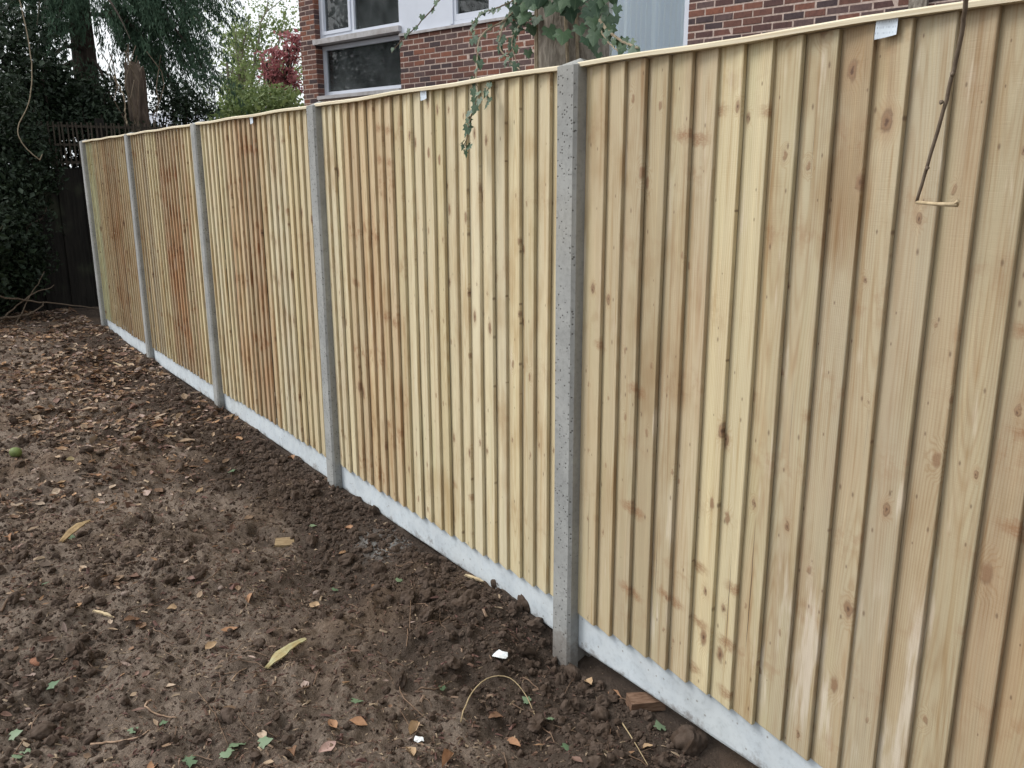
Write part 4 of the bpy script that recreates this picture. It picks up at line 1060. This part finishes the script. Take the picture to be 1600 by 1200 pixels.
twig_on_ground([(972, 1132), (990, 1160), (1012, 1198)], .0022, strw, 'thin straw stem at the bottom beside the gravel board')
twig_on_ground([(0, 945), (20, 932), (42, 921)], .005, brt, 'dark brown stick at the left edge of the bare soil')
twig_on_ground([(362, 1067), (372, 1050), (385, 1038)], .0022, rootm, 'thin pale root left of the yellow leaf sheath')
twig_on_ground([(640, 985), (642, 960), (641, 930)], .0022, brt, 'thin dark stalk standing in the soil below the fourth panel', .03)
# fallen branches at the foot of the hedge
for pix, rd, lb in (([(0, 497), (40, 492), (65, 480), (68, 472)], .014, 'bare fallen branch lying at the left edge in front of the hedge'),
                    ([(-10, 488), (40, 466), (85, 446)], .010, 'thin bare branch leaning up to the right before the hedge'), ([(-10, 462), (60, 472), (155, 482)], .011, 'long bare branch lying along the foot of the hedge'),
                    ([(22, 497), (45, 466), (70, 425)], .008, 'thin bare branch leaning steeply against the hedge')):
    cv = [on_x(px, py, -10.6-.1*k) for k, (px, py) in enumerate(pix)]
    b = gz(cv[0][0], cv[0][1]); cv[0][2] = min(cv[0][2], b+.02) if lb.startswith('thin') else cv[0][2]
    o = MB().tube(curve(cv, 14, .008), [rd*(1-.6*i/14) for i in range(15)], 6).build('fallen_branch', M['twig'])
    tag(o, lb, 'branch', 'bare branches before the hedge')

# ================================================================== VEGETATION
def leaf_cloud(name, P, size, mat, parent=None, flat=0.0, asp=0.5, droop=None):
    """many folded leaf quads at points P (n,3)"""
    n = len(P)
    L = size*np.exp(rng.normal(-.08, .35, n)).clip(.4, 2.0)
    a = rng.normal(0, 1, (n, 3)); a[:, 2] *= (1-flat)
    if droop is not None: a = a*.35+np.array([0, 0, -1.0])*droop
    a /= np.linalg.norm(a, axis=1)[:, None]
    b = np.cross(a, rng.normal(0, 1, (n, 3))); b /= np.linalg.norm(b, axis=1)[:, None]
    c = np.cross(a, b)
    h = L[:, None]; w = (L*asp)[:, None]*.5
    v0 = P; v1 = P+a*h*.45+b*w+c*h*.08; v2 = P+a*h; v3 = P+a*h*.45-b*w+c*h*.08
    V = np.stack([v0, v1, v2, v3], 1).reshape(-1, 3)
    F = np.arange(n*4).reshape(n, 4)
    me = bpy.data.meshes.new(name); me.from_pydata(V, [], F); me.update()
    return place(name, me, mat, parent)
def limb(mb, p0, p1, r0, r1, n=8, wob=.04, sag=0.0, sides=6):
    p0 = np.array(p0); p1 = np.array(p1); pts = []
    for k in range(n+1):
        t = k/n; q = p0*(1-t)+p1*t+rng.normal(0, wob, 3)*math.sin(math.pi*t); q[2] += sag*math.sin(math.pi*t)
        pts.append(tuple(q))
    mb.tube(pts, [r0*(1-t/n)+r1*t/n for t in range(n+1)], sides)
    return pts
def tree_base(p): return (p[0], p[1], gz(p[0], p[1])-.05)

# --- ivy clad trunk just behind the fence
ty = 0.62
tl = on_y(848, 60, ty); tr_ = on_y(936, 60, ty); tc = (tl+tr_)/2; R0 = np.linalg.norm(tr_-tl)/2*.76
ivt = empty('ivy_tree', (tc[0], tc[1], gz(tc[0], tc[1])-.05))
tag(ivt, 'thick grey trunk clad in ivy standing behind the fence', 'tree')
K = 40; NS = 28; V = []; Fc = []
for a in range(K+1):
    z = 4.6*a/K; base = R0*(1.22-.06*z+.25*math.exp(-z*2.5))
    for j in range(NS):
        th = 2*math.pi*j/NS
        rr = base*(1+.07*math.sin(th*3+z*.9)+.05*math.sin(th*5-z*1.6)+.10*float(vnoise(math.cos(th)*3+9, z*2.2+math.sin(th)*3, 3))+.05*float(vnoise(math.cos(th)*8, z*6+math.sin(th)*8, 4)))
        V.append((rr*math.cos(th)+.03*math.sin(z), rr*math.sin(th), z))
for a in range(K):
    for j in range(NS): Fc.append((a*NS+j, a*NS+(j+1) % NS, (a+1)*NS+(j+1) % NS, (a+1)*NS+j))
trunk = MB().add(V, Fc)
tip = on_y(1512, -60, -0.16)                         # where the broken hanging twig leaves its branch
loc = np.array(ivt.location)
limb(trunk, (0, 0, 3.2), tip-loc+np.array([0, 0, .35]), .055, .018, 12, .03, .25, 8)
limb(trunk, (0, 0, 3.9), (-1.6, .9, 6.2), .10, .03, 10, .06, .2, 8)
limb(trunk, (0, 0, 4.3), (.7, 1.2, 6.6), .10, .03, 10, .06, .2, 8)
limb(trunk, (0, 0, 4.5), (-.3, -.2, 6.8), .10, .03, 10, .06, 0, 8)
trunk.build('trunk', M['bark_grey'], ivt, smooth=True)
cr = []
for c0 in ((-.9, -.3, 4.4), (-.3, -.8, 4.7), (.2, .1, 4.3), (-1.5, -.9, 4.9), (.5, -1.2, 5.0), (-1.6, .9, 6.2), (.7, 1.2, 6.6), (-.3, -.2, 6.8), (-.8, .6, 6.9), (.3, .4, 7.2)):
    cr.append(rng.normal(0, 1, (1500, 3))*np.array([.55, .55, .4])+np.array(c0))
leaf_cloud('crown', np.concatenate(cr), .06, M['bush_leaf'], ivt, asp=.6)
def ivy_leaf(pos, s, parent, facing=None, name='leaf'):
    """one leaf, hanging with its tip down, face turned outwards"""
    f = Vector(facing) if facing is not None else Vector((random.uniform(-.3, .7), -1, random.uniform(-.1, .6)))
    f = (f+Vector([random.uniform(-.45, .45) for _ in range(3)])).normalized()
    q = f.to_track_quat('Z', 'Y')
    dn = Vector((random.uniform(-.5, .5), random.uniform(-.2, .2), -1))
    yv = (dn-f*dn.dot(f)).normalized(); xv = yv.cross(f)
    m = Matrix((xv, yv, f)).transposed().to_4x4()
    o = place(name, ivy_me, None, parent)
    o.rotation_euler = m.to_euler(); o.location = Vector(pos)-(Vector(parent.location) if parent else Vector()); o.scale = (s, s*random.uniform(.9, 1.15), s)
    return o
# ivy on the trunk: stems creeping up and big leaves
st = MB()
for j in range(7):
    th = -math.pi/2+random.uniform(-1.2, 1.2); pts = []
    for a in range(14):
        z = .2+a*.26; th += random.uniform(-.13, .13); rr = R0*(1.24-.06*z+.25*math.exp(-z*2.5))
        pts.append((rr*math.cos(th)+.03*math.sin(z), rr*math.sin(th), z))
    st.tube(pts, .007, 5)
st.build('ivy_stem', M['ivystem'], ivt)
front = Vector((CAM[0]-tc[0], CAM[1]-tc[1], 0)).normalized()
big = [(880, 75, .11), (858, 66, .10), (905, 60, .085), (848, 12, .12), (875, 8, .12), (900, 18, .13), (832, 25, .10), (818, 40, .08), (922, 45, .11), (938, 62, .10), (916, 78, .08), (928, 85, .07), (952, 50, .07), (945, 30, .07), (935, 12, .09), (955, 8, .08), (862, 30, .10), (890, 38, .11), (838, 5, .1),
       (820, 10, .09), (825, 92, .06), (808, 15, .08), (910, 5, .12), (845, 42, .08), (868, 52, .09), (930, 28, .1), (895, -5, .12), (860, -8, .12), (925, -8, .11), (948, 72, .06), (960, 40, .06), (935, 95, .05)]
for (px, py, s) in big:
    inside = 838 < px < 920
    yy = ty-R0-.03-random.uniform(0, .05) if inside else ty-R0*.6-random.uniform(0, .15)
    p = on_y(px, py, yy); p[2] += s*.5
    if (px, py) in ((868, 52), (845, 42)): continue
    ivy_leaf(p, s*.82, ivt, front+Vector((0, 0, .35)))
for k in range(46):
    side = random.random()
    px, py = (random.uniform(798, 842), random.uniform(-8, 46)) if side < .45 else ((random.uniform(918, 966), random.uniform(-8, 62)) if side < .85 else (random.uniform(838, 925), random.uniform(-10, 14)))
    ivy_leaf(on_y(px, py, ty-R0*.7-random.uniform(0, .2)), random.uniform(.035, .075), ivt, front+Vector((0, 0, .3)))
# --- ivy strands
def strand(pix, ydep, rad, leaves, lsize, label, mat=None, extra=None):
    pts = [on_y(px, py, ydep if not hasattr(ydep, '__len__') else ydep[k]) for k, (px, py) in enumerate(pix)]
    e = empty('ivy_strand', tuple(pts[0])); tag(e, label, 'ivy', 'ivy strands trailing over the fence')
    cv = curve(pts, 30, .002); o = Vector(pts[0])
    MB().tube([p-o for p in cv], [rad*(1-.5*i/30) for i in range(31)], 5).build('stem', mat or M['ivystem'], e)
    for k in range(leaves):
        t = (k+random.random())/leaves; q = cv[min(30, int(t*30))]
        ivy_leaf(np.array(q)+np.array([random.uniform(-1, 1), random.uniform(-.6, .2), random.uniform(-.6, .6)])*lsize*.45, lsize*random.uniform(.6, 1.15), e)
    return e
yt = ty-R0-.02
strand([(822, 0), (790, 30), (752, 55), (746, 100), (744, 128), (746, 150), (740, 172), (732, 200), (728, 225), (730, 240)], [yt, .30, .12, .06, .0, -.07, -.08, -.08, -.08, -.08], .004, 30, .042, 'ivy strand hanging over the fence top with small dark leaves')
strand([(805, 5), (785, 45), (782, 75), (800, 100), (812, 108)], [yt, .25, .22, .2, .15], .004, 12, .045, 'ivy strand in front of the brick wall left of the trunk')
strand([(812, -5), (778, 12), (752, 22), (738, 40), (742, 66)], [yt, .3, .22, .2, .18], .0035, 20, .036, 'ivy spray reaching left under the white panels beside the trunk')
strand([(826, 20), (806, 48), (800, 70), (806, 96)], [yt, .3, .26, .22], .0035, 16, .038, 'ivy strand hanging close against the left side of the trunk')
strand([(762, 160), (762, 142), (768, 128)], [-.06, -.05, -.01], .003, 6, .032, 'short ivy sprig beside the strand hanging over the fence top')
strand([(925, 15), (945, 42), (965, 60), (985, 70), (997, 76)], [yt, .35, .32, .28, .2], .006, 16, .05, 'pale ivy stem reaching right from the trunk towards the curtained window')
strand([(930, 35), (950, 65), (968, 82)], [yt, .3, .25], .0035, 7, .04, 'thin ivy stem drooping in front of the curtained window')
strand([(835, -25), (770, -25), (700, -10), (672, 18), (650, 42), (632, 58), (612, 82)], [yt, .3, .18, .15, .15, .15, .15], .0035, 16, .034, 'thin ivy tendril crossing in front of the white windows', M['twig'])
# --- broken twig hanging before the nearest panel
pw = [on_y(px, py, yy) for px, py, yy in ((1512, -60, -.16), (1509, 0, -.14), (1503, 50, -.12), (1490, 110, -.11), (1472, 180, -.11), (1450, 255, -.11), (1432, 316, -.11))]
tip_world = tip+np.array([0, 0, .35])
ht = empty('hanging_twig', tuple(pw[-1])); tag(ht, 'broken grey twig hanging before the nearest panel, its pale end bent', 'twig')
o0 = Vector(pw[-1]); cv = curve([tip_world]+pw, 30, .0008)
tb = MB().tube([p-o0 for p in cv], [.0048-.0018*i/30 for i in range(31)], 8)
for px, py in ((1488, 115), (1471, 159), (1449, 262)):
    b = Vector(on_y(px, py, -.113))-o0; tb.tube([b, b+Vector((.002, -.006, -.004))], [.0045, .002], 6)
tb.build('stem', M['twig'], ht, smooth=True)
e1 = Vector(on_y(1496, 320, -.13))-o0
MB().tube([Vector((0, 0, 0)), e1*.5+Vector((0, 0, -.001)), e1], [.0034, .0036, .0042], 8).build('broken_end', M['palewood'], ht, smooth=True)
MB().tube([e1-Vector((.006, 0, -.002)), e1+Vector((.003, -.002, .007))], [.003, .0045], 6).build('torn_fibre', M['palewood'], ht)

# --- old dark fence with trellis closing the end of the garden
XB = -11.6
of = empty('old_fence', (XB, 0, 0)); tag(of, 'old black timber fence with lath trellis on top in the shade', 'fence')
ztop = on_x(100, 262, XB)[2]; ztr = on_x(100, 190, XB)[2]
yy = -3.2; k = 0
while yy < 2.6:
    w = .14+random.uniform(-.01, .01)
    MB().box(((k % 2)*.024-.012, yy-.012, -.1), ((k % 2)*.024+.010, yy+w+.012, ztop+random.uniform(-.015, .01))).build('plank', M['oldfence'], of); yy += w; k += 1
for yp in (-3.2, -1.35, .5, 2.4): MB().box((-.09, yp, -.1), (-.012, yp+.09, ztr+.05)).build('post', M['oldfence'], of)
lath = MB().box((0, -.009, 0), (.010, .009, ztr-ztop-.02)); lm_ = mesh_from('lath', lath.v, lath.f); lm_.materials.append(M['trellis'])
yy = -3.1
while yy < 2.5:
    place('lath', lm_, None, of, (.036, yy, ztop+.015), (random.uniform(-.03, .03), 0, 0)); yy += .052
for zz in (ztop+.06, (ztop+ztr)/2, ztr-.05): MB().box((.023, -3.15, zz-.014), (.035, 2.5, zz+.014)).build('trellis_rail', M['trellis'], of)
# pale cord snagged across it
c0 = on_x(62, 262, XB+.1); c1 = on_x(103, 262, XB+.1)

def shrub(name, label, base, clumps, nleaf, lsize, mat, barkm, cat='shrub', stems=9, asp=.5, group=None, hollow=.35):
    e = empty(name, tree_base(base)); o = np.array(e.location); tag(e, label, cat, group)
    st = MB(); P = []
    for (c, r) in clumps:
        c = np.array(c)-o; r = np.array(r); d = rng.normal(0, 1, (nleaf, 3)); d /= np.linalg.norm(d, axis=1)[:, None]
        rad = rng.uniform(hollow, 1.0, nleaf)**.6
        lump_ = 1+.35*np.sin(d[:, 0]*5+c[0]*7)*np.sin(d[:, 1]*4+c[1]*3)*np.cos(d[:, 2]*5+c[2])
        P.append(c+d*r*(rad*lump_)[:, None])
    for k in range(stems):
        c, r = clumps[k % len(clumps)]; c = np.array(c)-o
        limb(st, rng.normal(0, .12, 3)*np.array([1, 1, 0]), c+rng.normal(0, .35, 3)*np.array(r), .035, .007, 8, .06, .05, 5)
    st.build('stems', barkm, e); leaf_cloud('foliage', np.concatenate(P), lsize, mat, e, asp=asp)
    return e
def W(px, py, dist): return at_dist(px, py, dist)
# dark evergreen hedge at the left
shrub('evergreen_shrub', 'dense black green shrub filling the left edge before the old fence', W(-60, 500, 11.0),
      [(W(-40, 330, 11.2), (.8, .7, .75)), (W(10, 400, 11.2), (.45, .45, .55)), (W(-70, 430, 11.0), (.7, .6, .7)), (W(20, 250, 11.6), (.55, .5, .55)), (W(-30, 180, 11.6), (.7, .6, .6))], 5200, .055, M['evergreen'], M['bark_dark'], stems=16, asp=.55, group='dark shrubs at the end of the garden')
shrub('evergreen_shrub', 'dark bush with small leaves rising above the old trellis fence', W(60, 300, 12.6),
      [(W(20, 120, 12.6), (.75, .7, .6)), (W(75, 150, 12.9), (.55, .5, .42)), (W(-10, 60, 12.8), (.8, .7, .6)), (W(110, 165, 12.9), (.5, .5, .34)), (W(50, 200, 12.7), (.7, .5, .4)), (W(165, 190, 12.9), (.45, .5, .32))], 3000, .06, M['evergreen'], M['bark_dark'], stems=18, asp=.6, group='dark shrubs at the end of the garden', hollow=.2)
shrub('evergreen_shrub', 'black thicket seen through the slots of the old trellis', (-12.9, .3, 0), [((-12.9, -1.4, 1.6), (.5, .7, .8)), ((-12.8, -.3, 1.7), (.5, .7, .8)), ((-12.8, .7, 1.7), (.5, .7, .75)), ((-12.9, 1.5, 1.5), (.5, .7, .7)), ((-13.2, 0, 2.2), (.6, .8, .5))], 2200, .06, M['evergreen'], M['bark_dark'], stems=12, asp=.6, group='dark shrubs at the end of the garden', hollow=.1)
# --- weeping cypress
cb_ = W(132, 60, 13.8)
cy = empty('cypress_tree', tree_base(cb_)); tag(cy, 'tall dark weeping conifer with drooping sprays beyond the old fence', 'tree')
co = np.array(cy.location)
tk = MB(); cpts = []
for k in range(16):
    z = k*.62; cpts.append((.05*math.sin(z*.9), .04*math.cos(z*1.1), z))
tk.tube(cpts, [.20*(1-.045*k) for k in range(16)], 12, .05)
sprays = []; right = np.array([_r[0], _r[1], 0])
def rootz(c): return c-co
def drooping_limb(p0, dirv, L, drop, nb, spr):
    pts = []
    dirv = np.array(dirv); dirv = dirv/np.linalg.norm(dirv)
    for k in range(11):
        t = k/10; pts.append(np.array(p0)+dirv*L*t+np.array([0, 0, .30*L*t*(1-t)-drop*t*t]))
    tk.tube([tuple(p) for p in pts], [.035*(1-.085*k) for k in range(11)], 5)
    for k in range(nb):
        t = random.uniform(.15, 1.0); i = t*10; a = int(min(9, i)); q = pts[a]*(1-(i-a))+pts[a+1]*(i-a)
        off = rng.normal(0, .10, 3); off[2] *= .3; q = q+off
        ll = random.uniform(.25, .75)*(1.1-.3*t); sw = rng.normal(0, .14, 3); n = spr
        tt = rng.uniform(0, 1, n)
        pp = q+np.outer(tt, np.array([sw[0], sw[1], -ll]))+dirv*(tt*.22)[:, None]+rng.normal(0, .035, (n, 3))*(1.15-tt)[:, None]
        sprays.append(pp)
# limbs spread all round; those towards the fence side come lowest
for k in range(46):
    z = random.uniform(3.0, 8.8); th = random.uniform(0, 6.283)
    drooping_limb((0, 0, z), (math.cos(th), math.sin(th), .05), random.uniform(1.3, 2.4), random.uniform(.6, 1.5), 14, 50)
for (px, py, ex, ey) in ((175, -40, 330, 60), (170, -20, 300, 130), (165, 20, 262, 160), (160, -60, 345, 10), (160, 10, 245, 110), (155, -10, 215, 60), (165, -80, 350, -20), (160, 25, 285, 165), (175, -30, 318, 100), (150, -60, 240, 20), (170, -90, 300, 20), (165, -50, 275, 60), (160, -10, 330, 130), (120, -30, 60, 40), (120, -60, 10, 20), (125, -20, 85, 70), (120, -90, 40, -20)):
    a = rootz(W(px, py, 13.7)); b = rootz(W(ex, ey, 13.7+random.uniform(-.7, .5))); d = b-a
    L = np.linalg.norm(d[:2]); drop = -d[2]
    drooping_limb(a, (d[0], d[1], 0), L, drop, 46, 70)
tk.build('trunk', M['bark_dark'], cy)
leaf_cloud('crown', np.concatenate(sprays), .055, M['cypress'], cy, asp=.22, droop=1.0)
# --- the tree belt goes on past the left edge; the house windows mirror it
for bx, by, lb in ((-17.5, -2.6, 'tall dark evergreen mirrored in the left windows of the house'), (-20.5, -6.0, 'farther dark evergreen mirrored in the upper windows of the house')):
    shrub('evergreen_tree', lb, (bx, by, 0), [((bx+dx, by+dy, zz), (1.5, 1.5, 1.3)) for dx, dy, zz in ((0, 0, 2.0), (.6, -.5, 3.6), (-.7, .6, 4.2), (.2, .5, 5.6), (-.3, -.6, 6.8), (0, 0, 8.2))], 1500, .16, M['evergreen'], M['bark_dark'], 'tree', 14, .5, 'evergreens of the tree belt', .25)
# --- ivy grown stump behind the far end of the fence
sb = W(214, 160, 12.2); sp_ = empty('dead_stump', tree_base(sb)); tag(sp_, 'broken brown trunk stump with bare ivy stems above the far panels', 'tree stump')
so = np.array(sp_.location); ht_ = W(214, 100, 12.2)[2]-so[2]
V = []; Fc = []; NS = 14; K = 14
for a in range(K+1):
    for j in range(NS):
        th = 6.283*j/NS; rr = .115*(1.25-.3*a/K)*(1+.14*math.sin(3*th+a*.3)+random.uniform(-.05, .05))
        V.append((rr*math.cos(th)+.03*math.sin(a*.5), rr*math.sin(th), ht_*a/K+(random.uniform(-.12, .10) if a == K else 0)))
for a in range(K):
    for j in range(NS): Fc.append((a*NS+j, a*NS+(j+1) % NS, (a+1)*NS+(j+1) % NS, (a+1)*NS+j))
V.append((0, 0, ht_-.1)); Fc += [(K*NS+j, K*NS+(j+1) % NS, len(V)-1) for j in range(NS)]
MB().add(V, Fc).build('trunk', mat_bark('stump_bark', (.15, .115, .09), (.06, .045, .037), 16, 3, .03), sp_)
st = MB()
for k in range(12):
    th = random.uniform(0, 6.28); pts = []
    for a in range(12):
        th += random.uniform(-.4, .4); rr = .2*(1.1-.2*a/11)+(random.uniform(0, .18) if a > 7 else .0)
        pts.append((rr*math.cos(th), rr*math.sin(th), ht_*(.3+.75*a/11)+random.uniform(-.05, .05)))
    st.tube(pts, .006, 5)
st.build('bare_ivy_stems', mat_plain('dull_stem', (.17, .135, .10), .9, .2, .4, 30.0), sp_)
# dark bush between stump and conifer, and one behind the first panels
shrub('evergreen_shrub', 'dark tangled bush behind the farthest fence panel', W(185, 420, 12.4), [(W(180, 165, 12.6), (.35, .4, .4)), (W(150, 200, 12.4), (.4, .4, .4)), (W(190, 210, 12.4), (.4, .4, .35))], 1500, .055, M['evergreen'], M['bark_dark'], stems=14, group='dark shrubs at the end of the garden')
shrub('leafy_shrub', 'thin leafy bush with sky showing through above the second panel', W(262, 400, 12.8), [(W(255, 185, 12.8), (.35, .35, .35)), (W(275, 160, 13), (.35, .3, .3)), (W(300, 172, 13), (.35, .3, .2))], 700, .055, M['evergreen'], M['bark_dark'], stems=16)
# hanging pale vine at the left
pv = [W(px, py, 10.6) for px, py in ((20, -40), (40, 40), (50, 110), (45, 160), (28, 200), (38, 228), (62, 250))]
hv = empty('hanging_vine', tuple(pv[-1])); tag(hv, 'pale S shaped vine hanging in front of the dark shrubs', 'vine')
MB().tube([p-Vector(pv[-1]) for p in curve(pv, 30, .003)], .0055, 6).build('stem', M['ivystem'], hv, smooth=True)
mbv = MB().tube([(0, 0, 0), (.02, .03, .06)], [.007, .004], 5); mbv.build('side_shoot', M['ivystem'], hv)
pv = [W(px, py, 11.9) for px, py in ((178, 118), (192, 150), (197, 185), (202, 214))]
hv = empty('hanging_vine', tuple(pv[-1])); tag(hv, 'bare pale vine stem dropping to the second concrete post', 'vine')
MB().tube([p-Vector(pv[-1]) for p in curve(pv, 20, .012)], .009, 6).build('stem', M['ivystem'], hv)
# --- brighter planting beyond
def open_tree(name, label, base, clumps, nleaf, lsize, mat, barkm, cat='tree', trunk_r=.07, group=None, spread=.45, asp=.55):
    e = empty(name, tree_base(base)); o = np.array(e.location); tag(e, label, cat, group); tk_ = MB(); P = []
    zmid = np.mean([c[2] for c, r in clumps])-o[2]
    limb(tk_, (0, 0, 0), (0, 0, zmid), trunk_r, trunk_r*.5, 8, .05)
    for (c, r) in clumps:
        c = np.array(c)-o
        main = limb(tk_, (0, 0, zmid*random.uniform(.35, .8)), c, trunk_r*.5, .012, 8, .06, .1, 5)
        for k in range(9):
            tip_ = c+rng.normal(0, .55, 3)*np.array(r); tw_ = limb(tk_, main[random.randint(4, 8)], tip_, .012, .004, 5, .03, .03, 4)
            m = nleaf//9
            idx = rng.integers(1, 6, m); P.append(np.array(tw_)[idx]+rng.normal(0, spread*.3, (m, 3))*np.array(r))
    tk_.build('trunk', barkm, e); leaf_cloud('crown', np.concatenate(P), lsize, mat, e, asp=asp)
    return e
open_tree('spring_tree', 'sparse pale green tree against the white sky left of the house', W(405, 500, 24), [(W(380, 40, 24), (1.0, 1, .9)), (W(440, 50, 24), (1.0, 1, .9)), (W(400, 100, 24), (1.1, 1, .8)), (W(455, 110, 23), (.9, 1, .8)), (W(420, -10, 24), (1.1, 1, .8)), (W(360, 110, 23), (.7, .8, .7))], 900, .085, M['pale_leaf'], M['bark_grey'], trunk_r=.11)
open_tree('spring_tree', 'pale green sapling with thin stem between conifer and crimson tree', W(378, 400, 19), [(W(375, 105, 19), (.3, .3, .6)), (W(383, 60, 19), (.35, .35, .5)), (W(362, 130, 19), (.4, .4, .4))], 450, .07, M['pale_leaf'], M['bark_grey'], trunk_r=.05)
open_tree('crimson_tree', 'small tree with crimson leaves beside the left corner of the house', W(437, 400, 20), [(W(450, 78, 20), (.35, .4, .25)), (W(427, 82, 20), (.28, .35, .22)), (W(458, 128, 20), (.35, .4, .3)), (W(430, 110, 20), (.28, .3, .28)), (W(448, 138, 20), (.4, .4, .2)), (W(466, 60, 20), (.25, .3, .2))], 480, .075, M['red_leaf'], M['bark_dark'], trunk_r=.05)
shrub('leafy_shrub', 'yellow green bush behind the third panel beside the house corner', W(410, 400, 17), [(W(395, 175, 17), (.55, .5, .35)), (W(440, 168, 17), (.5, .5, .3)), (W(360, 185, 17), (.5, .5, .3)), (W(425, 150, 17.5), (.5, .5, .22)), (W(375, 160, 17.5), (.35, .4, .28))], 950, .085, M['bush_leaf'], M['bark_grey'], stems=22, hollow=.1)
# pale roofed shed glimpsed far behind
shb = W(322, 400, 26); sh = empty('garden_shed', tree_base(shb), YAW+.3); tag(sh, 'pale grey roofed shed glimpsed between bushes beyond the fence', 'shed')
zt = W(322, 180, 26)[2]
MB().box((-1.6, -1, 0), (1.6, 1, zt-.5)).build('wall', M['sillgrey'], sh)
MB().add([(-1.75, -1.2, zt-.5), (1.75, -1.2, zt-.5), (1.75, 1.2, zt-.5), (-1.75, 1.2, zt-.5), (-1.75, 0, zt+.12), (1.75, 0, zt+.12)], [(0, 1, 5, 4), (2, 3, 4, 5), (0, 4, 3), (1, 2, 5), (3, 2, 1, 0)]).build('roof', M['slate'], sh)

# unseen hedge added to keep light off the boards' right hand edges
shrub('shade_hedge', 'tall green hedge added out of the picture to shade the board edges', (4.2, -2.2, 0), [((4.2+.3*math.sin(k), -5.2+1.25*(k % 6), .9+1.35*(k//6)), (.9, 1.0, .95)) for k in range(18)], 900, .15, M['evergreen'], M['bark_dark'], 'hedge', 18, .55, None, .2)
